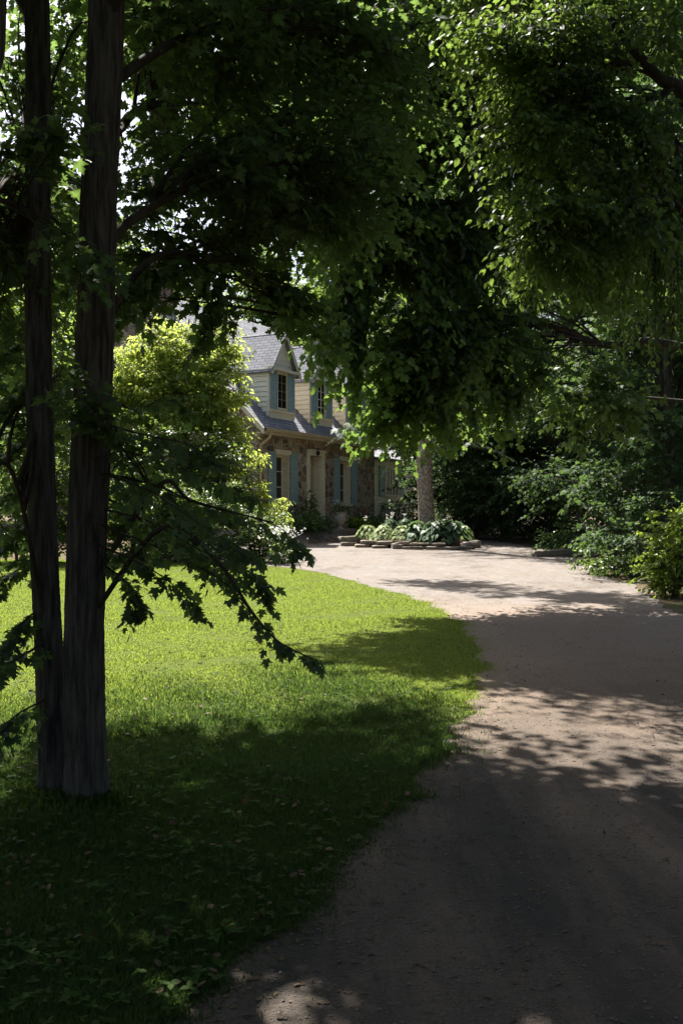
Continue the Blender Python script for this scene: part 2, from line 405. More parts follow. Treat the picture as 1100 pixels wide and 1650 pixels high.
e = np.maximum(edge(ys)[:, None] - .05, -4.6 + .15 * vnoise(ys * 2, 4)[:, None]); r_ = right(ys)[:, None]; sheet('driveway', e + (r_ - e) * u, ys[:, None] + 0 * u, .002, M['drive'])

# ------------------------------------------------------------------ the house
HZ = 1.0
house = thing('stone_house', 'stone cottage with steep grey roof, dormers and teal shutters beyond the drive', 'house', (HP[0], HP[1], 0), math.atan2(HD[1], HD[0]))
S0, S1, DEP, EAVE, PITCH = -3.93, 5.13, 5.0, 4.60, 1.0
OV = .38
def zr(y): return EAVE + (y + OV) * PITCH            # roof surface over local y
WIN = [(-2.84, -1.88), (1.98, 2.94)]; DOOR = (-.46, .48)
def wall_with_holes(mb, s0, s1, z0, z1, holes, y, dy):
    """rectangular wall between s0..s1, z0..z1 with rectangular holes (a,b,c,d)"""
    xs = sorted({s0, s1, *[h[0] for h in holes], *[h[1] for h in holes]}); zs = sorted({z0, z1, *[h[2] for h in holes], *[h[3] for h in holes]})
    for i in range(len(xs) - 1):
        for j in range(len(zs) - 1):
            cx, cz = (xs[i] + xs[i + 1]) / 2, (zs[j] + zs[j + 1]) / 2
            if any(h[0] < cx < h[1] and h[2] < cz < h[3] for h in holes): continue
            mb.quad((xs[i], y, zs[j]), (xs[i + 1], y, zs[j]), (xs[i + 1], y, zs[j + 1]), (xs[i], y, zs[j + 1]))
    for a, b, c, d in holes:
        mb.quad((a, y, c), (a, y, d), (a, y + dy, d), (a, y + dy, c)); mb.quad((b, y, d), (b, y, c), (b, y + dy, c), (b, y + dy, d))
        mb.quad((a, y, d), (b, y, d), (b, y + dy, d), (a, y + dy, d)); mb.quad((a, y, c), (a, y + dy, c), (b, y + dy, c), (b, y, c))
w = MB()
holes = [(a, b, 2.0, 3.82) for a, b in WIN] + [(DOOR[0], DOOR[1], 1.45, 3.86)]
wall_with_holes(w, S0, S1, .2, EAVE + .3, holes, 0, .42)
for s in (S0, S1):
    w.quad((s, 0, .2), (s, 2 * DEP, .2), (s, 2 * DEP, zr(0) - .1), (s, DEP, zr(DEP) - .12), (s, 0, zr(0) - .1))
w.quad((S0, 2 * DEP, .2), (S1, 2 * DEP, .2), (S1, 2 * DEP, EAVE), (S0, 2 * DEP, EAVE))
w.build('wall', M['stone'], house)
# main roof: two thick slopes
r = MB(); a, b = S0 - .3, S1 + .25; th = (0, .09, -.09)
r.slab([(a, -OV, EAVE), (b, -OV, EAVE), (b, DEP, zr(DEP)), (a, DEP, zr(DEP))], (0, .08, -.1))
r.slab([(a, DEP, zr(DEP) - .003), (b, DEP, zr(DEP) - .003), (b, 2 * DEP + OV, EAVE), (a, 2 * DEP + OV, EAVE)], (0, -.08, -.1))
roof = r.build('roof', M['shx'], house)
cb = MB(); cb.box(S0 + .12, S0 + .98, DEP - .55, DEP + .55, zr(DEP) - 1.2, zr(DEP) + 1.0); cb.box(S0 + .05, S0 + 1.05, DEP - .62, DEP + .62, zr(DEP) + .82, zr(DEP) + .94)
cb.build('chimney', M['brick'], roof)
rk = MB()
for s in (a - .03,):
    rk.slab([(s, -OV - .02, EAVE - .02), (s, DEP, zr(DEP) - .02), (s, DEP, zr(DEP) - .24), (s, -OV - .02, EAVE - .24)], (.028, 0, 0))
rk.build('rake_board', M['cream'], roof)
# gutter, fascia, soffit, downspout
gt = MB(); prof = [(-OV - .135, EAVE - .005), (-OV - .12, EAVE - .10), (-OV - .07, EAVE - .13), (-OV - .004, EAVE - .13)]
for i in range(3):
    (y0, z0), (y1, z1) = prof[i], prof[i + 1]
    gt.quad((a, y0, z0), (b, y0, z0), (b, y1, z1), (a, y1, z1)); gt.quad((a, y0 + .008, z0), (b, y0 + .008, z0), (b, y1 + .008, z1 + .006), (a, y1 + .008, z1 + .006))
gt.box(a, b, -OV - .14, -OV - .125, EAVE - .02, EAVE + .005)
gut = gt.build('gutter', M['gutter'], house)
ds = MB(); ds.tube(curve([(S0 + .02, -OV - .07, EAVE - .12), (S0 + .02, -OV - .05, EAVE - .3), (S0 + .02, -.12, EAVE - .55), (S0 + .02, -.06, EAVE - .75), (S0 + .02, -.06, 1.2)], 24), .045, 10)
ds.build('downspout', M['gutter'], gut, True)
sf = MB(); sf.box(a + .05, b - .02, -OV, -.001, EAVE - .165, EAVE - .135); sf.build('soffit', M['cream'], house)
# ground-floor windows, door, shutters
def shutter(parent, s0, s1, z0, z1, y, name='shutter'):
    m = MB(); d = .035; st = .055
    m.box(s0, s0 + st, y - d, y, z0, z1); m.box(s1 - st, s1, y - d, y, z0, z1)
    zz = [z0, z0 + .09, (z0 + z1) / 2 + .12, (z0 + z1) / 2 + .2, z1 - .07, z1]
    for i in (0, 2, 4): m.box(s0 + st, s1 - st, y - d, y, zz[i], zz[i + 1])
    k = max(2, int((s1 - s0 - 2 * st) / .09)); 
    for i in (1, 3):
        for j in range(k):
            x0 = s0 + st + (s1 - s0 - 2 * st) * j / k; x1 = s0 + st + (s1 - s0 - 2 * st) * (j + 1) / k
            m.box(x0 + .003, x1 - .003, y - d + .014, y - .004, zz[i], zz[i + 1])
    return m.build(name, M['teal'], parent, bevel=.004)
def sash(parent, s0, s1, z0, z1, y, cols, rows, mt, fw=.06):
    fr = MB()
    fr.box(s0, s0 + fw, y, y + .05, z0, z1); fr.box(s1 - fw, s1, y, y + .05, z0, z1)
    fr.box(s0 + fw, s1 - fw, y, y + .05, z0, z0 + fw); fr.box(s0 + fw, s1 - fw, y, y + .05, z1 - fw, z1)
    for i in range(1, cols):
        x = s0 + (s1 - s0) * i / cols; fr.box(x - .016, x + .016, y + .008, y + .042, z0 + fw, z1 - fw)
    for j in range(1, rows):
        z = z0 + (z1 - z0) * j / rows; fr.box(s0 + fw, s1 - fw, y + .011, y + .039, z - .014, z + .014)
    f = fr.build('sash', mt, parent)
    gl = MB(); gl.box(s0 + fw * .5, s1 - fw * .5, y + .022, y + .028, z0 + fw * .5, z1 - fw * .5); gl.build('glass', M['glass'], parent)
for k, (a_, b_) in enumerate(WIN):
    fr = MB()      # deep painted reveal, head board and sill
    fr.box(a_ + .002, a_ + .03, .003, .36, 2.04, 3.79); fr.box(b_ - .03, b_ - .002, .003, .36, 2.04, 3.79); fr.box(a_ + .03, b_ - .03, .003, .36, 3.76, 3.79)
    fr.box(a_ - .06, b_ + .06, -.045, .0, 3.79, 3.95); fr.box(a_ - .05, b_ + .05, -.07, .36, 1.95, 2.04)
    win = fr.build('window', M['cream'], house)
    sash(win, a_ + .032, b_ - .032, 2.045, 3.755, .28, 2, 3, M['cream'])
    shutter(win, a_ - .53, a_ - .02, 1.98, 3.86, -.012); shutter(win, b_ + .02, b_ + .55, 1.98, 3.86, -.012)
dr = MB(); a_, b_ = DOOR
dr.box(a_ - .20, a_ + .0, -.06, -.002, 1.3, 4.05); dr.box(b_, b_ + .20, -.06, -.002, 1.3, 4.05); dr.box(a_, b_, -.06, -.002, 3.86, 4.05)
dr.box(a_ - .24, b_ + .24, -.085, -.062, 4.0, 4.09)
dr.box(a_ + .002, a_ + .03, -.002, .38, 1.47, 3.85); dr.box(b_ - .03, b_ - .002, -.002, .38, 1.47, 3.85)
frame = dr.build('door_frame', M['cream'], house)
dd = MB(); dd.box(a_ + .03, b_ - .03, .34, .39, 1.47, 3.82)
for z0, z1 in ((1.6, 2.35), (2.5, 3.65)):
    for x0, x1 in ((a_ + .1, -.04 + .01), (.06, b_ - .1)): dd.box(x0, x1, .325, .341, z0, z1)
door = dd.build('door', M['door'], house, bevel=.006)
hd = MB(); hd.tube([(a_ + .09, .34, 2.42), (a_ + .09, .28, 2.42), (a_ + .16, .27, 2.42)], .014, 8); hd.build('handle', M['iron'], door)
lp = MB(); lp.lathe([(.0, 3.86), (.05, 3.88), (.075, 3.95), (.06, 4.02), (.02, 4.06)], 10, (.01, -.13)); lp.build('lantern', M['iron'], frame)
stp = MB(); stp.box(-.95, .95, -1.0, .0, .7, 1.27); stp.box(-1.1, 1.1, -1.35, -1.0, .7, 1.08); stp.build('doorstep', M['rock'], house, bevel=.02)
# dormers
def siding(mb, p0, p1, z0, z1, nrm2, h=.18):
    """lapped boards on the vertical rectangle p0-p1 (local xy), outward normal nrm2; z0 may be a pair for a sloped foot"""
    p0 = np.array(p0); p1 = np.array(p1); n2 = np.array(nrm2)
    za, zb = z0 if isinstance(z0, tuple) else (z0, z0)
    z = min(za, zb)
    while z < z1 - .01:
        zt = min(z + h, z1)
        # clip the foot: fraction of the run where the foot is below this board
        f0, f1 = 0., 1.
        if za != zb:
            fr_ = (z + h * .5 - za) / (zb - za)
            if zb > za: f1 = min(1, max(0, fr_))
            else: f0 = max(0, min(1, fr_))
        if f1 - f0 > .01:
            A = p0 + (p1 - p0) * f0; B = p0 + (p1 - p0) * f1; o = n2 * .055; o2 = n2 * .035; o3 = n2 * .003
            mb.quad((*(A + o), z + .026), (*(B + o), z + .026), (*(B + o2), zt), (*(A + o2), zt))
            mb.quad((*(A + o3), z + .026), (*(B + o3), z + .026), (*(B + o), z + .026), (*(A + o), z + .026))
            mb.quad((*(A + o2), zt), (*(B + o2), zt), (*(B + o3), zt), (*(A + o3), zt))
        z += h
DW, YF, ZB, ZE, ZP = .84, .09, 5.31, 6.88, 8.12
def dormer(c):
    m = MB(); l, rr = c - DW, c + DW; yb = (ZE - EAVE) / PITCH - OV; ypk = (ZP - EAVE) / PITCH - OV
    m.quad((l, YF, ZB - .3), (rr, YF, ZB - .3), (rr, YF, ZE), (l, YF, ZE))
    m.quad((l, YF, ZB - .3), (l, YF, ZE), (l, yb, ZE)); m.quad((rr, YF, ZB - .3), (rr, yb, ZE), (rr, YF, ZE))
    ya = (ZB - EAVE) / PITCH - OV
    siding(m, (l, YF), (l, yb), (zr(YF), ZE), ZE - .02, (-1, 0)); siding(m, (rr, YF), (rr, yb), (zr(YF), ZE), ZE - .02, (1, 0))
    z = ZE - .02                                    # gable boards
    while z < ZP - .12:
        zt = min(z + .165, ZP - .06); hw = DW * (ZP - z) / (ZP - ZE); hw2 = DW * (ZP - zt) / (ZP - ZE)
        m.quad((c - hw, YF - .022, z), (c + hw, YF - .022, z), (c + hw2, YF - .006, zt + .01), (c - hw2, YF - .006, zt + .01))
        m.quad((c - hw, YF - .004, z), (c + hw, YF - .004, z), (c + hw, YF - .022, z), (c - hw, YF - .022, z))
        z += .165
    d = m.build('dormer', M['siding'], house)
    k = (ZP - ZE) / DW; eo = .2; fo = .24            # roof slopes with overhang
    rf = MB()
    for sg in (-1, 1):
        ex = c + sg * (DW + eo); ez = ZE - k * eo + .1; ye = (ez - EAVE) / PITCH - OV; yp = (ZP + .1 - EAVE) / PITCH - OV
        pk = (c, YF - fo, ZP + .1)
        rf.slab([(ex, YF - fo, ez), pk, (c, yp + .05, ZP + .1), (ex, ye + .05, ez)], (-sg * .05, 0, -.055))
    rf.build('dormer_roof', M['shy'], d)
    t = MB()
    for sg in (-1, 1):                               # barge boards, corner boards, eave returns
        ex = c + sg * (DW + eo); ez = ZE - k * eo + .04
        t.slab([(ex, YF - fo - .004, ez - .02), (c, YF - fo - .004, ZP + .04), (c, YF - fo - .004, ZP - .12), (ex - sg * .10, YF - fo - .004, ez - .02)], (0, .028, 0))
        x = c + sg * DW; t.box(min(x - sg * .08, x + sg * .062), max(x - sg * .08, x + sg * .062), YF - .03, YF + .05, ZB - .2, ZE - .02)
        yb2 = (ZE - .12 - EAVE) / PITCH - OV
        t.box(min(x, x + sg * .16), max(x, x + sg * .16), YF - .1, yb2, ZE - .16, ZE - .10)
    t.box(c - DW - .16, c + DW + .16, YF - .22, YF - .031, ZE - .12, ZE - .03)
    t.box(c - DW, c + DW, YF - .06, YF - .001, ZB - .02, ZB + .07)
    t.build('trim', M['cream'], d)
    wmb = MB(); a2, b2, z0, z1 = c - .36, c + .34, ZB + .09, ZE - .14
    wmb.box(a2, a2 + .05, YF - .05, YF + .0, z0, z1); wmb.box(b2 - .05, b2, YF - .05, YF + .0, z0, z1); wmb.box(a2 + .05, b2 - .05, YF - .05, YF, z1 - .07, z1)
    wmb.box(a2 + .05, b2 - .05, YF - .075, YF, z0, z0 + .06)
    wmb.build('window', M['cream'], d)
    sx = MB()
    sx.box(a2 + .05, a2 + .1, YF - .028, YF - .004, z0 + .06, z1 - .07); sx.box(b2 - .1, b2 - .05, YF - .028, YF - .004, z0 + .06, z1 - .07)
    sx.box((a2 + b2) / 2 - .025, (a2 + b2) / 2 + .025, YF - .028, YF - .004, z0 + .06, z1 - .07)
    for j in range(1, 4): z = z0 + .06 + (z1 - z0 - .13) * j / 4; sx.box(a2 + .1, b2 - .1, YF - .026, YF - .006, z - .014, z + .014)
    sx.build('sash', M['wood'] if c < 0 else M['cream'], d)
    gl = MB(); gl.quad((a2 + .05, YF - .012, z0 + .06), (b2 - .05, YF - .012, z0 + .06), (b2 - .05, YF - .012, z1 - .07), (a2 + .05, YF - .012, z1 - .07)); gl.build('glass', M['glass'], d)
    shutter(d, c - DW + .02, a2 - .01, ZB + .06, ZE - .13, YF - .032); shutter(d, b2 + .01, c + DW - .02, ZB + .06, ZE - .13, YF - .032)
    return d
for c in (-2.3, .6, 3.5): dormer(c)
# low side wing with clapboards
WS0, WS1, WY = S1 + .002, 9.78, .3
m = MB(); m.box(WS0, WS1, WY, WY + 5, .3, 4.1); siding(m, (WS0, WY), (WS1, WY), 1.0, 4.05, (0, -1)); siding(m, (WS1, WY), (WS1, WY + 5), 1.0, 4.05, (1, 0))
wing = m.build('side_wing', M['siding'], house)
m = MB(); m.slab([(WS0, WY - .3, 4.1), (WS1 + .25, WY - .3, 4.1), (WS1 + .25, WY + 3, 5.6), (WS0, WY + 3, 5.6)], (0, 0, -.1)); m.slab([(WS0, WY + 3, 5.6), (WS1 + .25, WY + 3, 5.6), (WS1 + .25, WY + 5.3, 4.1), (WS0, WY + 5.3, 4.1)], (0, 0, -.1))
m.build('wing_roof', M['shx'], wing)
m = MB(); m.box(WS1 - .09, WS1 + .062, WY - .065, WY + .09, 1.0, 4.02); m.box(WS0, WS1 + .1, WY - .16, WY - .0, 3.86, 3.99); m.build('trim', M['cream'], wing)
m = MB(); m.box(6.66, 6.74, WY - .095, WY - .058, 2.5, 3.74); m.box(7.98, 8.06, WY - .095, WY - .058, 2.5, 3.74); m.box(6.74, 7.98, WY - .095, WY - .058, 3.66, 3.74); m.box(6.6, 8.1, WY - .12, WY - .058, 2.43, 2.5)
for x in (7.07, 7.36, 7.65): m.box(x - .025, x + .025, WY - .09, WY - .071, 2.5, 3.66)
m.build('window', M['cream'], wing)
m = MB(); m.box(6.74, 7.98, WY - .068, WY - .060, 2.5, 3.66); m.build('glass', M['glass'], wing)
shutter(wing, 6.08, 6.64, 2.45, 3.76, WY - .06); shutter(wing, 8.08, 8.58, 2.45, 3.76, WY - .06)
def hl(s, v, z=0):
    """house local: along the facade s, out from it v -> world"""
    p = HP + HD * s + HN * v
    return np.array([p[0], p[1], z])

# ------------------------------------------------------------------ leaves and trees
def fan(outline, c, fold=.14, droop=.22):
    o = [(0, 0)] + outline; left = [(-x, t) for x, t in outline[:-1]][::-1]
    pts = np.array(o + left, float); pts = np.vstack([[(0, c)], pts])
    n = len(pts) - 1
    F = np.array([(0, 1 + i, 1 + (i + 1) % n) for i in range(n)])
    V = np.stack([pts[:, 0], pts[:, 1], fold * np.abs(pts[:, 0]) - droop * pts[:, 1] ** 2 - .25 * pts[:, 0] ** 2], 1)
    return V, F
TPL = dict(
    maple=fan([(.15, -.06), (.42, -.04), (.30, .11), (.40, .19), (.50, .34), (.66, .50), (.42, .47), (.22, .46), (.25, .62), (.34, .72), (.16, .76), (0, 1.05)], .25),
    maple2=fan([(.18, -.06), (.44, .0), (.34, .17), (.64, .50), (.24, .47), (.30, .72), (0, 1.05)], .25),
    oval=fan([(.24, .16), (.32, .42), (.22, .70), (0, 1.0)], .4, .2, .15),
    lance=fan([(.15, .25), (.16, .5), (0, 1.0)], .4, .2, .25),
    star=(np.array([(0, 0, 0), (.5, .35, .06), (0, 1, -.2), (-.5, .35, .06), (.32, .05, 0), (-.32, .05, 0)], float), np.array([(0, 1, 2), (0, 2, 3), (0, 4, 1), (0, 3, 5)])),
    diamond=(np.array([(0, 0, 0), (.33, .45, .08), (0, 1, -.12), (-.33, .45, .08)], float), np.array([(0, 1, 2), (0, 2, 3)])),
    needle=(np.array([(-.05, 0, 0), (.05, 0, 0), (0, 1, 0)], float), np.array([(0, 1, 2)])))
def place_leaves(tp, P, T, Nn, S):
    """template copies: base P, tip direction T, face normal Nn, length S"""
    V, F = TPL[tp]
    T = nrm(T); W = nrm(np.cross(T, Nn)); Nn = np.cross(W, T)
    A = P[:, None, :] + S[:, None, None] * (V[None, :, 0, None] * W[:, None, :] + V[None, :, 1, None] * T[:, None, :] + V[None, :, 2, None] * Nn[:, None, :])
    Fk = F[None] + (np.arange(len(P)) * len(V))[:, None, None]
    return A.reshape(-1, 3), Fk.reshape(-1, 3)

class Tree:
    def __init__(s, seed, base): s.rng = np.random.default_rng(seed); s.base = np.array(base, float); s.wood = []; s.trunks = []; s.leaf = []
    def trunk(s, pts, r, sides=28, n=60, flare=.0):
        P = curve(pts, n); t = np.linspace(0, 1, n); rr = np.interp(t, np.linspace(0, 1, len(r)), r)
        rr = rr * (1 + flare * np.exp(-np.linspace(0, np.linalg.norm(P[-1] - P[0]), n) / .18))
        V, F = tube(P, rr, sides)
        ax = np.repeat(P, sides, 0); ang = np.tile(np.arange(sides), n); zz = np.repeat(P[:, 2], sides)
        k = 1 + .045 * vnoise(ang * .8 + 7.3 * np.floor(ang), 3) * 0 + .03 * np.sin(ang * 2 * math.pi / sides * 3 + zz * 1.1) + .022 * np.sin(ang * 2 * math.pi / sides * 7 + zz * 2.3) + .02 * s.rng.standard_normal(len(V)) * .5
        
        if sides > 40:
            a_ = ang / sides * 2 * math.pi; w_ = 1.2 * vnoise(zz * 2.0 + 5, 3) + .5 * vnoise(zz * 7, 4)
            k = k + .045 * vnoise(a_ * 9 + w_ + 40, 11) + .028 * vnoise(a_ * 17 - w_ * .8 + 3 * vnoise(zz * 3, 8) + 80, 12) + .02 * vnoise(zz * 9 + 13 * np.floor(a_ * 2.5), 13)
            fl = np.exp(-np.maximum(0, zz - zz.min()) / .22); k = k + fl * (.16 * np.sin(a_ * 4 + 1) + .1 * np.sin(a_ * 7 + 2))
        V = ax + (V - ax) * k[:, None]
        s.trunks.append((V, F)); return P
    def limb(s, pts, r0, r1, n=24, sides=8):
        P = curve(pts, n); s.wood.append(tube(P, np.linspace(r0, r1, n), sides)); return P
    def sprays(s, base, d, L, nl, size, tp, droop=.35, jit=.45, twig=True, tw=.0025, up=1.0):
        rng = s.rng; n = len(base)
        d = nrm(d); side = nrm(np.cross(d, np.array([0, 0, 1.])) + 1e-4)
        f = (np.arange(nl) + .6) / nl
        Pp = base[:, None, :] + d[:, None, :] * (L[:, None] * f[None, :])[..., None]
        Pp[..., 2] -= (.22 * L[:, None] * f[None, :] ** 2)
        sg = np.where(np.arange(nl) % 2 == 0, 1., -1.)[None, :, None]
        last = (np.arange(nl) == nl - 1)[None, :, None]
        T = np.where(last, d[:, None, :], side[:, None, :] * sg * .85 + .55 * d[:, None, :])
        T = T + rng.standard_normal(T.shape) * .28
        T[..., 2] -= droop * rng.uniform(.3, 1.7, T.shape[:2])
        Nn = np.array([0, 0, up]) + rng.standard_normal(T.shape) * jit + side[:, None, :] * sg * .25
        S = size * rng.uniform(.6, 1.2, (n, nl))
        Pp = Pp + nrm(T) * (S * .35)[..., None]
        s.leaf.append(place_leaves(tp, Pp.reshape(-1, 3), T.reshape(-1, 3), Nn.reshape(-1, 3), S.ravel()))
        if twig:
            fk = np.linspace(0, .95, 4)
            Q = base[:, None, :] + d[:, None, :] * (L[:, None] * fk[None])[..., None]; Q[..., 2] -= .22 * L[:, None] * fk[None] ** 2
            s.wood.append(tubes_batch(Q, tw, tw * .4))
    def cluster(s, limb, c, rad, nsec, nsp, nl, L, size, tp, tmin=.3, droop=.35, r0=.012, twig=True, jit=.45, tw=.0025, shell=0., out=None, arch=.12, tmax=1.0):
        rng = s.rng; n = len(limb)
        u = nrm(rng.standard_normal((nsec, 3))) * (rng.uniform(shell, 1, (nsec, 1)) ** (1 / 2.2))
        E = np.array(c) + u * np.array(rad)
        i = np.clip((rng.uniform(tmin, tmax, nsec) * (n - 1)).astype(int), 0, n - 1)
        # prefer near limb points
        dist = np.linalg.norm(limb[None] - E[:, None], axis=2); j = np.argmin(dist, 1); i = np.where(rng.random(nsec) < .6, np.clip(np.maximum(j - rng.integers(0, 3, nsec), int(tmin * (n - 1))), 0, n - 1), i)
        A = limb[i]; ln = np.linalg.norm(E - A, axis=1)
        Mid = (A + E) / 2 + np.stack([0 * ln, 0 * ln, arch * ln], 1) + rng.standard_normal((nsec, 3)) * .07 * ln[:, None]
        tt = np.linspace(0, 1, 7)[None, :, None]
        B = (1 - tt) ** 2 * A[:, None] + 2 * tt * (1 - tt) * Mid[:, None] + tt ** 2 * E[:, None]
        s.wood.append(tubes_batch(B, np.clip(r0 * ln / 1.2, r0 * .4, r0 * 2), r0 * .2))
        tau = rng.uniform(.28, 1, (nsec, nsp)); tau[:, 0] = 1.0; t3 = tau[..., None]
        P = (1 - t3) ** 2 * A[:, None] + 2 * t3 * (1 - t3) * Mid[:, None] + t3 ** 2 * E[:, None]
        D = 2 * (1 - t3) * (Mid - A)[:, None] + 2 * t3 * (E - Mid)[:, None]; D = nrm(D)
        an = rng.uniform(.35, 1.3, (nsec, nsp)) * np.where(rng.random((nsec, nsp)) < .5, 1, -1); an[:, 0] = 0
        ca, sa = np.cos(an), np.sin(an)
        D2 = np.stack([D[..., 0] * ca - D[..., 1] * sa, D[..., 0] * sa + D[..., 1] * ca, D[..., 2] * .6 + rng.uniform(-.3, .2, an.shape)], -1)
        if out is not None: D2 = D2 + np.array(out)
        LL = L * rng.uniform(.5, 1.15, an.shape)
        s.sprays(P.reshape(-1, 3), D2.reshape(-1, 3), LL.ravel(), nl, size, tp, droop, jit, twig, tw)
    def cl(s, limb, px, py, Y, rx, ry, rY, *a, **k):
        s.cluster(limb, at(px, py, Y), (rx / FPX * Y, rY, ry / FPX * Y), *a, **k)
    def merge(s, parts):
        Vs, Fs, o = [], [], 0
        for V, F in parts: Vs.append(V); Fs.append(F + o); o += len(V)
        return np.vstack(Vs) - s.base, np.vstack(Fs)
    def build(s, name, label, cat, leafmat, bark=None, group=None):
        root = thing(name, label, cat, s.base, 0, group)
        for t in s.trunks: tri_mesh('trunk', *s.merge([t]), bark or BARK, root, True)
        if s.wood: tri_mesh('branches', *s.merge(s.wood), TWIG, root, True)
        if s.leaf: tri_mesh('crown', *s.merge(s.leaf), leafmat, root)
        return root

#--MARK trees
# --- near twin-stemmed maple on the left of the lawn
T = Tree(11, (-1.52, 5.65, 0))
tr = T.trunk([at(142, 1330, 5.6), at(138, 1150, 5.6), at(138, 950, 5.6), at(152, 600, 5.6), at(160, 300, 5.6), at(172, 0, 5.6), at(176, -350, 5.7), at(182, -800, 5.9), at(190, -1300, 6.1)],
             [.118, .110, .108, .105, .098, .095, .085, .065, .035], flare=.3, sides=100, n=260)
tl = T.trunk([at(92, 1310, 5.72), at(86, 1200, 5.72), at(80, 1050, 5.72), at(70, 850, 5.72), at(61, 450, 5.75), at(60, 0, 5.8), at(40, -500, 5.9), at(0, -1000, 6.1)],
             [.088, .082, .078, .076, .072, .068, .058, .03], flare=.3, sides=84, n=240)
K = dict(L=.42, size=.068, tp='maple', jit=.55)
tr_full, tl_full = tr, tl; tr = tr[np.linspace(0, len(tr) - 1, 110).astype(int)]; tl = tl[np.linspace(0, len(tl) - 1, 100).astype(int)]
lA = T.limb([tr[50], at(250, 330, 6.0), at(400, 270, 6.8), at(560, 260, 7.8)], .035, .010)
lB = T.limb([tr[44], at(260, 410, 6.2), at(400, 440, 7.0), at(470, 520, 7.5)], .026, .006)
lC = T.limb([tr[62], at(300, 60, 6.3), at(450, 30, 7.3), at(600, 60, 8.5)], .035, .01)
lD = T.limb([tr[27], at(255, 783, 5.5), at(311, 808, 5.4), at(440, 842, 5.2)], .018, .004)
lE = T.limb([tr[24], at(260, 850, 5.3), at(350, 905, 5.1), at(405, 985, 5.0), at(450, 1035, 4.95), at(505, 1062, 4.95)], .016, .003)
lF = T.limb([tl[60], at(20, 330, 5.4), at(-60, 300, 5.2)], .025, .008)
lG = T.limb([tl[30], at(20, 760, 5.3), at(-40, 800, 5.0)], .016, .005)
lH = T.limb([tr[57], at(220, 180, 7.0), at(280, 140, 9.0), at(330, 150, 11.0)], .03, .008)
lI = T.limb([tl[55], at(40, 300, 7.0), at(60, 250, 8.6), at(90, 260, 10.0)], .028, .008)
def C(l, px, py, Y, rx, ry, rY, nsec, nsp=7, nl=7, **k):
    kk = dict(K); kk.update(k); T.cl(l, px, py, Y, rx, ry, rY, nsec, nsp, nl, **kk)
def sprig(l, t0, n, L, nl, size):
    i = np.linspace(t0, .995, n) * (len(l) - 1); P = np.stack([np.interp(i, np.arange(len(l)), l[:, a]) for a in range(3)], 1)
    d = nrm(l[-1] - l[int(t0 * len(l))]); sd = np.array([d[1], -d[0], 0]) * np.where(np.arange(n) % 2, 1, -1)[:, None]
    T.sprays(P, d * .9 + sd * .5 + T.rng.standard_normal((n, 3)) * .3, L * T.rng.uniform(.4, 1.1, n), nl, size, 'maple', .3, .5, True, .0018)
Q = dict(L=.24, nsp=5, nl=5, size=.066)
def D(l, px, py, Y, rx, ry, rY, n, **k): C(l, px, py, Y, rx, ry, rY, n, **{**Q, **k})
C(lA, 330, 270, 6.4, 130, 80, .6, 20, L=.3); C(lA, 480, 210, 7.2, 130, 110, .8, 34); C(lA, 560, 320, 7.6, 110, 100, .8, 34); C(lA, 420, 340, 7.0, 110, 40, .6, 18, L=.3)
D(lB, 325, 490, 6.8, 24, 75, .2, 14, out=(0, 0, -.6)); D(lB, 440, 465, 7.2, 50, 45, .3, 10); D(lB, 250, 410, 6.4, 70, 80, .5, 24); D(lB, 225, 470, 6.2, 28, 40, .3, 10, out=(0, 0, -.5)); D(lB, 485, 500, 7.5, 50, 45, .3, 13, L=.2); D(lB, 540, 560, 7.7, 35, 30, .3, 5, L=.2); D(lB, 400, 390, 7, 90, 55, .5, 18)
C(lC, 320, 60, 6.5, 130, 80, .7, 26); C(lC, 480, 60, 7.5, 150, 90, .9, 34); C(lC, 620, 150, 8.3, 120, 130, .9, 34)
def bough(t0, pts, n=22, L=.33, nl=6, size=.06, r=.007, ts=.12):
    pyr = HORIZ - (tr[:, 2] - 1.6) * FPX / tr[:, 1]; t0 = int(np.argmin(np.abs(pyr - (pts[0][1] - 30))))
    l = T.limb([tr[t0]] + [at(*p) for p in pts], r, .0015, 30, 5)
    i = np.linspace(ts, .995, n) * (len(l) - 1); P = np.stack([np.interp(i, np.arange(len(l)), l[:, a]) for a in range(3)], 1)
    d = nrm(np.stack([np.interp(i, np.arange(len(l)), np.gradient(l[:, a])) for a in range(3)], 1))
    sd = np.stack([d[:, 1], -d[:, 0], 0 * i], 1) * np.where(np.arange(n) % 2, 1, -1)[:, None]
    f = np.linspace(0, 1, n)
    T.sprays(P, d * .8 + sd * .7 + T.rng.standard_normal((n, 3)) * .25 + np.array([0, 0, -.25]), L * (1 - .6 * f) * T.rng.uniform(.3, 1.25, n), nl, size, 'maple', .45, .5, True, .0018)
bough(29, [(230, 700, 5.5), (300, 715, 5.3), (345, 740, 5.2)]); bough(28, [(230, 735, 5.7), (320, 765, 5.8), (400, 800, 5.9)])
bough(27, [(255, 783, 5.5), (311, 808, 5.4), (440, 845, 5.2), (484, 884, 5.1)], 22, .26, 5); bough(26, [(240, 790, 5.2), (330, 850, 4.9), (400, 890, 4.8)], 20)
bough(25, [(240, 840, 5.5), (320, 885, 5.3), (400, 920, 5.2), (425, 950, 5.2)], 22, .28); bough(25, [(230, 830, 5.9), (300, 880, 6.2), (370, 930, 6.3)], 22)
bough(24, [(250, 880, 5.3), (350, 930, 5.1), (405, 985, 5.0), (450, 1035, 4.95), (512, 1064, 4.95)], 26, .27, 4, .056); bough(23, [(210, 900, 5.4), (270, 935, 5.3), (320, 985, 5.3)], 16, .24, 5)
bough(23, [(195, 930, 5.5), (225, 965, 5.4), (215, 985, 5.4)], 14, .2); bough(28, [(215, 660, 6.0), (270, 640, 6.3), (300, 660, 6.4)], 20)
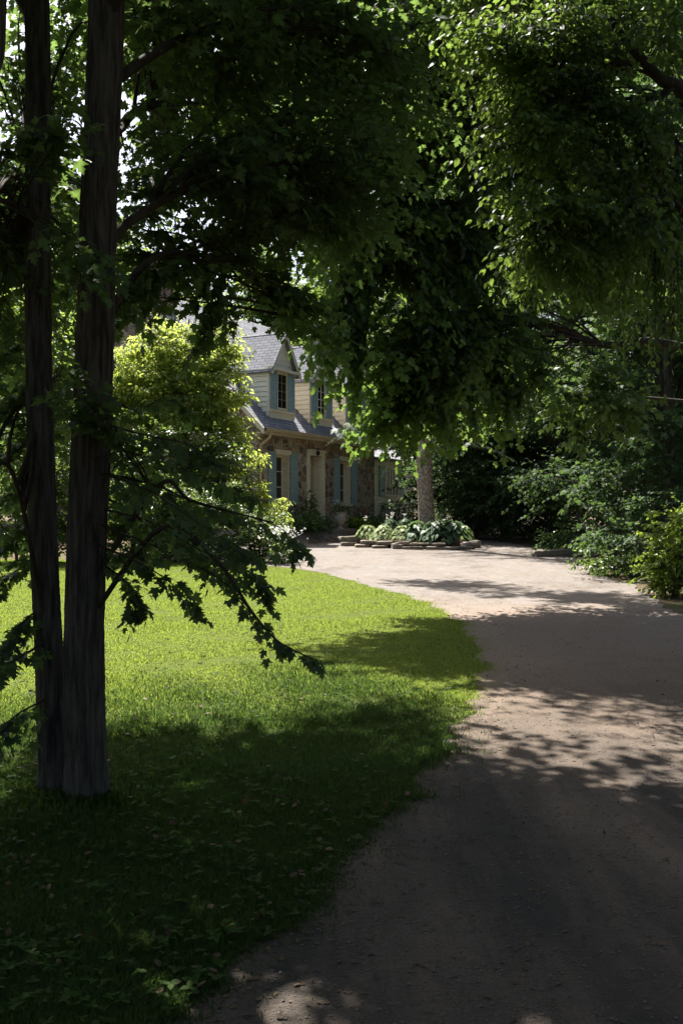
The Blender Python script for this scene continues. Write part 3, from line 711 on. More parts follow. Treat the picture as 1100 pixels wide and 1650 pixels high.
tr_, tr = tr, tl
bough(26, [(40, 1000, 5.6), (18, 1030, 5.5), (5, 1052, 5.5)], 14, .16, 6, .066); bough(26, [(30, 1060, 5.3), (-10, 1085, 5.1), (-40, 1090, 5.0)], 12, .14, 6, .066); bough(22, [(30, 1150, 5.4), (0, 1180, 5.3), (-40, 1190, 5.2)], 16, .2)
for k_, (t_, y_) in enumerate([(33, 640), (31, 720), (29, 790), (27, 860), (26, 920), (36, 560)]): bough(t_, [(40, y_ - 10, 5.9 + .15 * (k_ % 3)), (0, y_ + 15, 6.0), (-60, y_ + 40, 5.9)], 26, .28)
tr = tr_
C(lF, 10, 330, 5.9, 50, 100, .4, 12); C(lF, 0, 480, 6.0, 40, 80, .4, 10); C(lF, 90, 430, 7.0, 60, 120, .5, 14)
D(lF, 70, 230, 5.15, 70, 60, .15, 8); D(lD, 150, 660, 5.25, 40, 70, .12, 8); D(lF, 130, 420, 5.2, 50, 50, .12, 5); C(lG, 95, 640, 6.8, 25, 90, .3, 8)
C(lH, 250, 40, 8.5, 90, 50, 1.2, 22); C(lH, 310, 180, 9.5, 90, 90, 1.2, 26); C(lH, 240, 290, 9.0, 50, 50, 1.0, 14); C(lH, 340, 60, 11, 120, 70, 1.3, 16); C(lH, 420, 180, 11, 110, 100, 1.2, 20)
C(lI, 20, 120, 8.2, 60, 90, 1.0, 18); C(lI, 90, 320, 9.0, 70, 80, 1.0, 22); C(lI, 110, 60, 10, 60, 60, 1.0, 14); C(lI, 110, 190, 9.5, 40, 60, 1.0, 7)
# the crown above the picture, which shades the near ground
top = T.limb([tr[70], (-1.2, 7.0, 6.5), (-.6, 8.8, 7.5)], .05, .015); top2 = T.limb([tl[70], (-3, 6.5, 6.5), (-4.6, 7.4, 7.5)], .05, .015); top3 = T.limb([tr[66], (-.6, 5.0, 6.0), (1.2, 4.6, 7)], .04, .012)
for l, c, r_, n_ in ((top, (-.8, 8.6, 7.2), (1.9, 1.8, 1.2), 60), (top2, (-4.2, 7.6, 7.2), (2.0, 2.0, 1.4), 60), (top3, (.8, 5.0, 6.8), (1.8, 2.0, 1.0), 40), (top, (-2.0, 10.2, 7.2), (2.2, 1.2, 1.0), 46), (top2, (-2.5, 6.5, 9.2), (2.6, 2.6, 1.2), 80), (top2, (-3.5, 6.0, 6.8), (1.5, 1.6, .9), 40), (top3, (-.4, 4.2, 7.4), (2.2, 1.8, .9), 46), (top, (1.0, 8.0, 8.6), (2.0, 2.0, 1.2), 36)):
    T.cluster(l, c, r_, n_, 8, 8, L=.7, size=.14, tp='maple2', jit=.5)
T.build('maple_tree', 'dark twin-stemmed maple standing on the lawn in the shade at left', 'tree', LEAF['near'])

# --- maple on the right whose limbs arch over the drive
T = Tree(23, gp(1150, 17.5)); K = dict(L=.58, size=.112, tp='maple2', jit=.5)
b = T.base
tr = T.trunk([b - (0, 0, .1), b + (.05, 0, 2.5), at(1145, 520, 17.5), at(1130, 250, 17.3), at(1090, -100, 17)], [.24, .21, .19, .15, .10], flare=.3)
lA = T.limb([tr[26], at(1050, 550, 17.2), at(975, 556, 17), at(900, 530, 16.4), at(840, 512, 16), at(760, 520, 15.4), at(680, 560, 14.8)], .085, .02, 30)
lB = T.limb([tr[32], at(930, 420, 16.8), at(820, 350, 16), at(700, 330, 15.2), at(580, 380, 14.4)], .09, .015, 30)
lC = T.limb([tr[40], at(900, 250, 16.6), at(760, 150, 15.8), at(620, 120, 15)], .08, .015, 30)
lD = T.limb([tr[20], at(1000, 640, 17), at(930, 660, 16.5)], .04, .01)
for l, px, py, Y, rx, ry, rY, n_ in ((lB, 560, 410, 14.4, 70, 70, .9, 30), (lB, 640, 380, 14.8, 100, 100, 1.1, 50), (lA, 640, 560, 14.6, 75, 80, .9, 40), (lA, 700, 620, 15, 70, 85, .9, 40), (lA, 640, 660, 14.8, 45, 50, .6, 20), (lA, 760, 560, 15.5, 80, 80, 1.0, 38),
    (lB, 740, 430, 15.4, 100, 90, 1.1, 46), (lC, 640, 220, 15, 120, 110, 1.2, 50), (lC, 740, 300, 15.6, 100, 100, 1.2, 44), (lC, 760, 120, 15.8, 140, 100, 1.3, 50), (lB, 840, 400, 16.2, 90, 90, 1.0, 36), (lA, 800, 640, 16, 60, 50, .8, 20), (lC, 560, 200, 13.6, 90, 90, 1.2, 50), (lC, 620, 90, 13.4, 110, 70, 1.2, 50), (lC, 520, 300, 13.4, 60, 80, 1.0, 34), (lC, 700, 40, 13.8, 110, 70, 1.2, 46), (lC, 440, 200, 15, 90, 90, 1.4, 34), (lB, 700, 520, 14.6, 50, 90, .8, 24), (lB, 552, 512, 14.2, 42, 32, .5, 13), (lB, 528, 552, 14.0, 26, 26, .4, 8), (lB, 575, 590, 14.2, 30, 30, .4, 8), (lA, 600, 650, 14.6, 30, 40, .5, 9),
    (lC, 880, 250, 16.5, 100, 110, 1.2, 44), (lD, 960, 640, 16.6, 80, 60, .8, 26), (lB, 960, 430, 16.8, 90, 110, 1.0, 40), (lC, 600, 60, 15, 130, 80, 1.2, 40), (lA, 850, 600, 16.4, 50, 30, .7, 10)):
    T.cl(l, px, py, Y, rx, ry, rY, n_, 7, 8, droop=.5, **K)
lT = T.limb([tr[44], (4.2, 19.5, 9.8), (1.6, 21.5, 10.2), (-.4, 24.5, 10.4)], .07, .015); lU = T.limb([tr[44], (3.4, 16.5, 8.8), (1.0, 15.5, 8.6), (-1.6, 15.2, 8.2)], .07, .015)
for l, c, r_, n_ in ((lT, (1.8, 22.3, 10.5), (1.9, .9, .6), 20), (lT, (-.2, 24.8, 10.6), (1.4, .8, .6), 13), (lT, (3.6, 20, 10.2), (1.4, 1, .6), 16), (lU, (-1.4, 15.2, 8.0), (1.1, 1.2, .5), 15), (lU, (.6, 16, 8.6), (1.2, 1.4, .6), 20), (lU, (1.6, 13.6, 8.8), (1.3, .8, .5), 13)):
    T.cluster(l, c, r_, n_, 8, 8, L=.6, size=.14, tp='maple2')
top = T.limb([tr[50], (4.2, 17.8, 12), (2.8, 18.5, 13.5)], .09, .02); top2 = T.limb([tr[46], (5.5, 17, 11), (7.5, 16.5, 12.5)], .09, .02)
for l, c, r_, n_ in ((top, (3.0, 17.8, 12.2), (2.6, 2.2, 1.8), 70), (top2, (7.2, 16.8, 11.5), (2.6, 2.8, 2), 60), (top, (5, 17, 14.5), (3, 2.8, 1.5), 60)):
    T.cluster(l, c, r_, n_, 8, 8, L=.9, size=.17, tp='star')
T.build('maple_tree', 'broad maple on the right whose long limbs arch over the driveway', 'tree', LEAF['maple'])

# --- right foreground tree with oval leaves, stem just outside the frame
T = Tree(31, gp(1200, 10.5)); K = dict(L=.45, size=.078, tp='oval', jit=.5)
b = T.base
tr = T.trunk([b - (0, 0, .1), b + (-.05, 0, 2), b + (-.1, 0, 4.4), b + (-.1, .1, 7), b + (0, .2, 9.5)], [.2, .17, .15, .11, .05], flare=.3)
lA = T.limb([tr[30], at(1100, 158, 10.2), at(1065, 130, 10), at(1020, 80, 9.8), at(985, 30, 9.7), at(960, -60, 9.6)], .07, .03, 30)
lB = T.limb([tr[29], at(1100, 162, 10.2), at(1060, 158, 10), at(960, 190, 9.7), at(860, 230, 9.5)], .04, .008, 30)
lC = T.limb([lA[12], at(1010, 110, 9.8), at(960, 140, 9.6), at(890, 110, 9.4)], .02, .006, 20)
lD = T.limb([tr[24], at(1090, 330, 10), at(1000, 340, 9.7), at(900, 330, 9.5), at(860, 380, 9.4)], .035, .008, 30)
lE = T.limb([tr[30], at(1075, 210, 10.4), at(1068, 260, 10.5), at(1060, 330, 10.6)], .03, .01, 20)
for l, px, py, Y, rx, ry, rY, n_ in ((lB, 850, 215, 9.4, 55, 50, .5, 22), (lB, 930, 170, 9.6, 80, 60, .7, 30), (lC, 870, 100, 9.5, 80, 70, .7, 32), (lC, 960, 60, 9.7, 80, 60, .7, 26), (lD, 890, 340, 9.4, 60, 40, .5, 24), (lD, 880, 410, 9.4, 40, 40, .4, 16),
    (lD, 980, 390, 9.7, 80, 80, .7, 30), (lE, 1050, 300, 10.2, 60, 110, .7, 24), (lA, 1060, 20, 9.9, 60, 70, .7, 16), (lB, 1010, 230, 9.9, 70, 50, .6, 22), (lC, 800, 60, 9.2, 70, 60, .6, 20), (lE, 1060, 460, 10.4, 60, 80, .6, 24), (lD, 940, 270, 9.6, 70, 40, .6, 18)):
    T.cl(l, px, py, Y, rx * 1.25, ry * 1.2, rY, int(n_ * .9), 8, 8, droop=.75, **K)
top = T.limb([tr[44], b + (-.8, .6, 8.2), b + (-2, 1, 8.8)], .05, .012)
for c, r_, n_ in ((b + (-1.2, .6, 9.0), (2, 1.8, 1.3), 60), (b + (1, .2, 8.2), (1.8, 2, 1.6), 50)): T.cluster(top, c, r_, n_, 8, 9, L=.6, size=.11, tp='diamond')
T.cluster(top, b + (-1.6, 2.2, 8.2), (2.6, 2.2, 1.0), 95, 8, 9, L=.6, size=.11, tp='oval'); T.cluster(top, b + (-3.2, 1.0, 7.8), (1.6, 2.0, .8), 46, 8, 9, L=.6, size=.1, tp='oval')
T.build('linden_tree', 'small-leaved tree reaching in from the right edge on dark forked limbs', 'tree', LEAF['oval'])

# --- leaning tree whose stem crosses the top left corner
T = Tree(37, (-3.35, 4.6, 0)); b = T.base
tr = T.trunk([b - (0, 0, .1), b + (.2, .1, 2), b + (.75, .2, 3.6), at(-62, 130, 4.9), at(-22, -60, 5.0), at(40, -400, 5.2)], [.16, .14, .13, .12, .11, .06], flare=.25)
l1 = T.limb([tr[48], (-3.6, 5.2, 5.6), (-4.8, 5.6, 6.2)], .04, .012)
for c, r_, n_ in (((-4.2, 5.4, 6.0), (1.7, 1.8, 1.0), 60), ((-3.0, 3.4, 5.8), (1.8, 1.8, .9), 50), ((-5.4, 8.0, 6.0), (1.6, 1.8, 1.1), 46)): T.cluster(l1, c, r_, n_, 8, 8, L=.6, size=.13, tp='maple2')
T.build('leaning_tree', 'dark leaning stem crossing the upper left corner beside the twin-stemmed maple', 'tree', LEAF['near'])

# --- spruce standing in the hosta bed
T = Tree(41, gp(687, 32.6)); b = T.base
tr = T.trunk([b - (0, 0, .2), b + (0, 0, 1), b + (-.08, 0, 3), b + (-.05, 0, 8), b + (0, 0, 15)], [.30, .265, .25, .19, .05], flare=.12, sides=36, n=80)
rng = T.rng
for k in range(58):
    h = 3.6 + 11 * (k / 58.) ** 1.05; az = k * 2.4; L = (3.3 * (1 - (h - 3.6) / 12.) + .3) * rng.uniform(.75, 1.1)
    o = np.array([math.cos(az), math.sin(az), 0]); p0 = b + (0, 0, h)
    P = T.limb([p0, p0 + o * L * .5 + (0, 0, -.05 * L), p0 + o * L + (0, 0, -.28 * L)], .03, .006, 10, 5)
    n_ = int(14 * L) + 4; t = rng.uniform(.15, 1, n_); q = P[(t * 9).astype(int)]
    sd = np.array([-o[1], o[0], 0]) * rng.choice([-1, 1], n_)[:, None]; D = o * .7 + sd * rng.uniform(.2, 1, n_)[:, None] + np.array([0, 0, -.35])
    T.sprays(q, D, np.full(n_, .45) * rng.uniform(.6, 1.2, n_), 34, .06, 'needle', .1, .6, True, .004)
T.build('spruce_tree', 'tall spruce with a bare mottled trunk rising from the hosta bed', 'tree', LEAF['needle'], SPRUCE)

# --- generic bushy tree / shrub grown from ellipsoid lobes
def bushy(name, label, cat, base, lobes, lm, tp, size, dens, seed, trunk_h=None, tr_r=.15, L=.5, nl=7, nsp=6, group=None, stems=0, droop=.35, jit=.55, shell=.2, twig=False, bark=None):
    T = Tree(seed, base); rng = T.rng; b = T.base
    hi = max(l[2] + l[5] * .3 for l in lobes)
    if trunk_h:
        tr = T.trunk([b - (0, 0, .15), b + (.1 * rng.standard_normal(), .1, trunk_h * .5), b + (0, 0, trunk_h), b + (.2 * rng.standard_normal(), 0, hi)], [tr_r, tr_r * .85, tr_r * .7, tr_r * .2], sides=14, n=24, flare=.25)
    for k in range(stems):
        a = k * 2.4; q = np.array([math.cos(a), math.sin(a), 0]); h = hi * rng.uniform(.5, .9)
        tr = T.limb([b + q * .1, b + q * .25 + (0, 0, h * .4), b + q * rng.uniform(.4, 1.0) + (0, 0, h)], .03, .008, 14)
    for (cx, cy_, cz, rx, ry, rz) in lobes:
        c = b + (cx, cy_, cz); i = int(np.clip((cz / hi - .25), .12, .75) * (len(tr) - 1)); p = tr[i]
        l = T.limb([p, (p + c) / 2 + (0, 0, .1 * rz), c + (0, 0, .2 * rz)], tr_r * .35, tr_r * .1, 10, 5)
        n_ = max(4, int(dens * (rx * ry * rz) ** (2 / 3.)))
        T.cluster(l, c, (rx, ry, rz), n_, nsp, nl, L=L, size=size, tp=tp, droop=droop, twig=twig, jit=jit, r0=tr_r * .08, shell=shell)
    return T.build(name, label, cat, lm, bark, group)
def lobes_tree(rng, w, h0, h1, n):
    out = []
    for k in range(n):
        t = (k + .5) / n; z = h0 + (h1 - h0) * t; a = k * 2.4 + rng.uniform(-.4, .4); rr = w * (1 - (abs(t - .4) / .75) ** 2) * .55
        s_ = w * rng.uniform(.38, .55) * (1 - .45 * max(0, t - .45)); out.append((math.cos(a) * rr, math.sin(a) * rr, z, s_, s_, s_ * .75))
    return out
rg = np.random.default_rng(5)

# forest edge on the right of the drive
FT = [(735, 42, 3.4, .3, 15, 'slender tree in the dark wood just right of the spruce trunk', .13),
      (815, 37, 3.6, .2, 7.6, 'bushy maple in the wood behind the far end of the drive', .15),
      (935, 33, 2.9, .2, 14, 'layered young maple at the wood edge above the stone kerb', .13),
      (985, 27.5, 3.2, .15, 13, 'dense dark maple sapling between the stone kerb and the sunlit bush', .12),
      (1075, 22.5, 2.8, .3, 12, 'shaded tree behind the sunlit bush at the right edge', .12),
      (1120, 31, 4.5, 1.5, 22, 'tall tree rising behind the right edge of the wood', .2),
      (1000, 47, 5.5, 1.0, 25, 'tall dark tree deep in the wood behind the driveway end', .22),
      (1165, 43, 5.0, 1.0, 27, 'tallest dark tree of the wood above the right bend', .22),
      (715, 55, 5.5, 1, 24, 'high broad tree far back behind the spruce', .22)]
for k, (px, Y, w_, h0, h1, lab, r_) in enumerate(FT):
    far = Y > 40
    bushy('forest_tree', lab, 'tree', gp(px, Y), lobes_tree(rg, w_, h0 + .7, h1, 15 if not far else 18), LEAF['forest'], 'star' if far else 'maple2', (.16 if far else .115), (30 if not far else 19), 100 + k, h1 * .5, r_, L=.7, nl=7, nsp=7, group='trees of the wood right of the drive', droop=.5, jit=.4)
# trees behind the house and at the left
BT = [(560, 60, 5.5, 2, 15, 'light green tree behind the house roof, right of the dormers'), (440, 64, 6, 2, 16.5, 'sunlit tree standing behind the house ridge'),
      (300, 62, 6, 2, 14.5, 'pale tree behind the chimney of the house'), (90, 46, 5.0, 1, 14.5, 'sunlit tree at the left beyond the lawn, seen between the two stems'),
      (-40, 38, 4.5, .6, 10.5, 'sunlit broad tree at the left edge behind the maple stems'), (660, 66, 6, 2, 17, 'tall tree behind the low side wing of the house'), (190, 52, 4.5, 1, 15.5, 'bright tree left of the house gable')]
for k, (px, Y, w_, h0, h1, lab) in enumerate(BT):
    bushy('broadleaf_tree', lab, 'tree', gp(px, Y), lobes_tree(rg, w_, h0 + 1, h1, 13), LEAF['back'], 'star', .2, 15, 200 + k, h1 * .5, .22, L=.9, nl=7, nsp=7, group='trees behind the house and lawn')
# shrubs before the gable of the house
bushy('tall_shrub', 'tall yellow-green shrub in front of the house gable', 'shrub', gp(300, 30), [(-1.3, .3, 5.0, 1.2, 1.1, 1.1), (-2.0, -.3, 5.2, .9, .9, 1.0), (-2.2, -.4, 2.8, .9, .8, .9), (-.9, -.7, 4.7, 1.0, .7, .8), (.1, -.2, 5.4, 1.2, 1.1, 1.1), (-.4, .2, 6.4, 1.0, .9, .8), (1.05, .1, 5.3, .85, .8, 1.0), (1.25, -.1, 4.2, .7, .7, .9), (-1.7, -.2, 3.8, 1.1, 1.0, 1.0), (.1, -.5, 4.1, 1.3, .9, .9), (-1.0, 0, 6.0, .9, .8, .8), (1.2, .3, 6.5, .6, .6, .6), (.6, -.5, 3.0, 1.0, .8, .8), (1.3, -.2, 3.1, .7, .6, .8)],
      LEAF['yellow'], 'lance', .165, 54, 301, 3.0, .09, L=.5, nl=9, nsp=7, droop=.6, twig=True)
bushy('broadleaf_shrub', 'large dark green shrub with glossy leaves under the yellow-green one', 'shrub', gp(290, 28), [(-1.6, 0, 2.4, 1.1, .9, 1.0), (-.3, -.2, 3.0, 1.1, .9, .9), (1.0, 0, 2.6, 1.0, .9, 1.0), (0, -.3, 1.6, 1.5, .9, .9), (1.6, -.2, 1.5, .8, .8, .8), (-1.9, -.2, 1.2, .9, .8, .8)],
      LEAF['shrub'], 'oval', .12, 44, 302, 1.2, .07, L=.4, nl=8, nsp=7, stems=4, twig=True)
bushy('mock_orange', 'dark low shrub with white blossom at the lawn corner beside the drive', 'shrub', gp(418, 25.2), [(-.5, 0, .9, .9, .7, .75), (.3, 0, .75, .65, .6, .6), (.5, -.2, .35, .5, .5, .35), (-1.4, .1, 1.1, .9, .7, .8), (-2.2, 0, .8, .9, .7, .8), (-.5, -.3, .35, .8, .5, .35), (-1.5, -.2, .4, .9, .6, .4), (-2.5, -.2, .4, .9, .6, .4), (-3.3, .1, .7, .9, .7, .6), (-2.2, .2, 1.7, .8, .6, .6), (-.9, .2, 1.6, .7, .6, .5)],
      LEAF['shrub'], 'oval', .07, 80, 303, None, .05, L=.3, nl=8, nsp=7, stems=5, twig=True)
bushy('young_boxelder', 'small shrub with bright yellow-green leaves before the first window', 'shrub', gp(418, 31.5), [(-.3, 0, 1.9, .5, .5, .6), (.25, 0, 1.5, .45, .5, .35), (-.5, 0, 3.0, .4, .5, .7), (.0, -.1, 2.75, .22, .3, .25), (-1.0, 0, 2.4, .6, .5, .7), (.45, -.1, .95, .45, .5, .4)],
      LEAF['yellow'], 'lance', .15, 40, 304, 1.5, .05, L=.4, nl=8, nsp=6, droop=.8, twig=True)
for k, (px, Y, lab, s_) in enumerate([(30, 25.2, 'rounded green shrub at the far left edge of the lawn', 1.5), (130, 25.0, 'green shrub seen between and behind the two maple stems', 1.5), (225, 25.4, 'low green shrub at the back of the lawn right of the thicker stem', 1.0)]):
    bushy('lawn_shrub', lab, 'shrub', gp(px, Y), [(-.7 * s_, 0, 1.2 * s_, .8 * s_, .7, .8 * s_), (.6 * s_, 0, 1.5 * s_, .8 * s_, .7, .8 * s_), (0, .1, 2.3 * s_, .7 * s_, .7, .7 * s_), (0, -.2, .7 * s_, 1.1 * s_, .7, .6 * s_)],
          LEAF['shrub'], 'oval', .11, 42, 320 + k, .8, .06, L=.4, nl=7, nsp=7, stems=3)
# bushes along the right of the drive
bushy('sunlit_bush', 'bright yellow-green bush in sun at the right edge of the drive', 'bush', gp(1080, 16.9), [(0, 0, .55, .65, .5, .5), (.1, -.3, .3, .7, .4, .3), (-.1, 0, .9, .5, .5, .4), (-.25, -.1, .35, .35, .4, .3), (.1, .1, 1.25, .42, .4, .35), (.5, .1, .8, .5, .5, .5), (.45, 0, 1.4, .4, .4, .3)],
      LEAF['bright'], 'oval', .075, 90, 330, None, .04, L=.25, nl=7, nsp=7, stems=4, twig=True)
bushy('low_bush', 'low dark bush between the sunlit bush and the stone kerb', 'bush', gp(985, 20.8), [(0, 0, .3, .6, .5, .3), (.6, .2, .4, .5, .5, .35), (-.3, .6, .35, .5, .4, .35)], LEAF['shrub'], 'oval', .08, 80, 331, None, .04, L=.25, nl=7, nsp=6, stems=3)
bushy('spotted_bush', 'small leafy bush in the shade behind the stone kerb', 'bush', gp(925, 28), [(0, 0, .6, .7, .5, .5), (-.5, .1, .4, .5, .4, .4), (.7, 0, .7, .6, .5, .5)], LEAF['fern'], 'oval', .09, 60, 332, None, .04, L=.3, nl=7, nsp=6, stems=3)
for k, (px, Y, lab) in enumerate([(718, 40, 'shaded undergrowth bush right behind the spruce trunk'), (762, 36.5, 'shaded undergrowth bush between the bed and the grass patch'), (800, 38, 'shaded undergrowth bush at the far end of the drive behind the bed'), (870, 35, 'shaded undergrowth bush beyond the grass patch'), (1040, 24, 'dark undergrowth bush behind the sunlit bush'), (1062, 20.2, 'low shaded bush closing the gap left of the sunlit bush')]):
    bushy('undergrowth_bush', lab, 'bush', gp(px, Y), [(-.8, 0, .8, .9, .7, .8), (.8, .1, .9, .9, .7, .8), (0, .2, 1.5, .8, .7, .6)], LEAF['forest'], 'oval', .11, 40, 340 + k, None, .05, L=.4, nl=7, nsp=6, stems=3)

# unseen trees added beside and behind the viewer to darken the near drive
for k, (x_, y_, w_, h1, lab) in enumerate([(-6.5, -3.5, 4.5, 11, 'unseen tree added for shade behind the viewer on the lawn side'), (6.8, -3.0, 4.5, 11, 'unseen tree added for shade behind the viewer on the wood side'), (9.5, 7.0, 3.6, 10, 'unseen tree added for shade at the wood edge beyond the right side of the view'), (4.0, -7.5, 4.5, 10, 'unseen tree added for shade over the drive far behind the viewer'), (8.5, 2.0, 3.8, 10, 'unseen tree added for shade at the wood edge close on the right of the viewer'), (-8.5, 3.5, 3.6, 9.5, 'unseen tree added for shade on the lawn beyond the left side of the view')]):
    bushy('added_shade_tree', lab, 'tree', (x_, y_, float(g(x_, y_))), lobes_tree(rg, w_, 3.2, h1, 12), LEAF['forest'], 'star', .22, 26, 400 + k, 6.0, .22, L=.8, nl=7, nsp=7)

#--MARK bed
# ------------------------------------------------------------------ the hosta bed, its stones, urns and border plants
def rock(name, loc, sx, sy, sz, rz, seed, label, group):
    rng = np.random.default_rng(seed); nu, nv = 16, 9
    th = np.linspace(0, 2 * math.pi, nu, endpoint=False); ph = np.linspace(-math.pi / 2, math.pi / 2, nv)
    T_, P_ = np.meshgrid(th, ph); sq = lambda c, e: np.sign(c) * np.abs(c) ** e
    X_ = sq(np.cos(P_), .22) * sq(np.cos(T_), .45); Y_ = sq(np.cos(P_), .22) * sq(np.sin(T_), .45); Z_ = sq(np.sin(P_), .3)
    k = 1 + .12 * np.sin(T_ * 2 + rng.uniform(0, 6)) + .07 * np.sin(T_ * 5 + P_ * 3 + rng.uniform(0, 6)) + .07 * rng.standard_normal((1, nu)) + .025 * rng.standard_normal(T_.shape) * (np.abs(P_) < 1.5)
    V = np.stack([X_ * k * sx, Y_ * k * sy, Z_ * sz * (1 + .15 * np.sin(T_ + rng.uniform(0, 6))) + .25 * sz * X_ * rng.uniform(-1, 1)], -1).reshape(-1, 3)
    i = (np.arange(nv - 1)[:, None] * nu + np.arange(nu)[None]).ravel(); j = (np.arange(nv - 1)[:, None] * nu + (np.arange(nu)[None] + 1) % nu).ravel()
    F = np.vstack([np.stack([i, j, j + nu], 1), np.stack([i, j + nu, i + nu], 1)])
    o = tri_mesh(name, V, F, M['rock'], None, False, loc); o.rotation_euler = (0, 0, rz); return tag(o, label, 'stone', group)
GS = 'flat stones edging the hosta bed'
sl_ = 'flat weathered fieldstone in the low stack edging the hosta bed'
bx = lambda px, Y: gp(px, Y)
rk = np.random.default_rng(8)
front = [(562, 32.6), (585, 31.9), (612, 31.4), (640, 31.0), (668, 30.75), (697, 30.6), (724, 30.55), (748, 30.7)]
for lvl in (0, 1):
    for k, (px, Y) in enumerate(front):
        if lvl == 1 and k in (0, 6): continue
        p = bx(px + (9 if lvl else 0), Y + (.1 if lvl else 0)); sx = .26 * rk.uniform(.8, 1.25); sz = .052 * rk.uniform(.7, 1.4)
        lab = sl_
        if lvl == 0 and k == 7: lab = 'thin flat stone at the right end of the bed edge'
        if lvl == 0 and k == 3: lab = 'small square-cut stone set upright in the middle of the bed edge'
        rock('edging_stone', p + (rk.uniform(-.03, .03), rk.uniform(-.07, .05), .05 + .11 * lvl), sx if k != 3 or lvl else .15, .2, sz if k != 3 or lvl else .11, rk.uniform(-.25, .25), 500 + k + 20 * lvl, lab, GS)
rock('edging_stone', bx(568, 33.0) + (0, 0, .2), .4, .3, .11, .2, 560, 'big pale slab topping the left corner of the bed edge', GS)
for k, (px, Y) in enumerate([(757, 31.6), (752, 32.6)]): rock('edging_stone', bx(px, Y) + (0, 0, .1), .2, .3, .12, 1.2, 570 + k, 'rough stone closing the right side of the hosta bed' if k == 0 else 'rough stone at the back right corner of the hosta bed', GS)
so = MB(); ring = [bx(*q) for q in [(568, 33.2), (590, 32.2), (640, 31.25), (697, 30.85), (745, 31.0), (752, 32.5), (720, 34.6), (640, 35.2), (585, 34.6)]]
so.slab([tuple(p + (0, 0, .02)) for p in ring], (0, 0, .22)); tag(so.build('bed_soil', M['floor']), 'dark soil filling the stone-edged hosta bed', 'soil')

def hosta(loc, rad, n, size, lm, label, seed, flowers=0, rise=.35):
    rng = np.random.default_rng(seed); root = thing('hosta_plant', label, 'plant', loc, 0, 'hostas in the stone-edged bed')
    a = rng.uniform(0, 2 * math.pi, n); rr = rad * rng.uniform(.12, 1.0, n); o = np.stack([np.cos(a), np.sin(a), 0 * a], 1)
    P = o * rr[:, None] * .75; P[:, 2] = rise * (1.15 - (rr / rad) ** 1.6) * rng.uniform(.75, 1.1, n)
    T_ = o * 1.0 + rng.standard_normal((n, 3)) * .15; T_[:, 2] = -.2 - .8 * (rr / rad) * rng.uniform(.4, 1.4, n)
    Nn = np.array([0, 0, 1.]) + o * .7 + rng.standard_normal((n, 3)) * .35
    S = size * rng.uniform(.7, 1.15, n)
    V, F = place_leaves('hosta', P, T_, Nn, S); tri_mesh('leaves', V, F, lm, root, True)
    Q = np.stack([np.zeros((n, 3)), P * .5 + (0, 0, .1), P], 1); V, F = tubes_batch(Q, .006, .004); tri_mesh('stalks', V, F, LEAF['fern'], root)
    for k in range(flowers):
        fx = np.array([rng.uniform(-.3, .3), rng.uniform(-.1, .3), 0]) * rad; h = rise + rng.uniform(.25, .5)
        m = MB(); m.tube([tuple(fx), tuple(fx + (0, 0, h))], .006, 5); st = m.build('flower_stalk', LEAF['fern'], root)
        n2 = 16; P2 = fx + np.stack([rng.normal(0, .02, n2), rng.normal(0, .02, n2), h - rng.uniform(0, .2, n2)], 1)
        V, F = place_leaves('oval', P2, rng.standard_normal((n2, 3)) + (0, 0, -.5), rng.standard_normal((n2, 3)), np.full(n2, .055)); tri_mesh('blossom', V, F, LEAF['white'], st)
    return root
TPL['hosta'] = fan([(.22, -.02), (.38, .18), (.42, .42), (.3, .72), (0, 1.05)], .4, .22, .25)
HS = [(592, 32.9, .6, 190, .15, 'hostav', 'pale variegated hosta at the left end of the bed', 1), (618, 32.3, .65, 200, .15, 'hostav', 'pale variegated hosta second from the left end of the bed', 0), (648, 31.9, .6, 110, .17, 'hostav', 'pale variegated hosta in front of the spruce trunk', 0),
      (672, 31.6, .6, 110, .2, 'hosta', 'blue-green hosta directly below the spruce trunk', 0), (700, 31.3, .75, 130, .22, 'hosta', 'largest blue-green hosta hanging over the bed edge', 0), (730, 31.6, .7, 120, .21, 'hosta', 'blue-green hosta at the right end of the bed', 0),
      (628, 34.0, .55, 100, .2, 'hosta', 'shaded blue-green hosta behind the pale ones with white flower stalks', 3), (652, 34.2, .5, 90, .19, 'hosta', 'shaded blue-green hosta at the back left of the trunk', 1), (722, 33.6, .5, 90, .2, 'hosta', 'shaded hosta behind and right of the spruce trunk', 1), (748, 32.2, .35, 40, .2, 'hostav', 'small pale hosta at the right corner of the bed', 0)]
for k, (px, Y, rad, n_, sz, lm, lab, fl) in enumerate(HS): hosta(bx(px, Y) + (0, 0, .2), rad, n_, sz, LEAF[lm], lab, 600 + k, fl, .42 if lm == 'hostav' else .55)

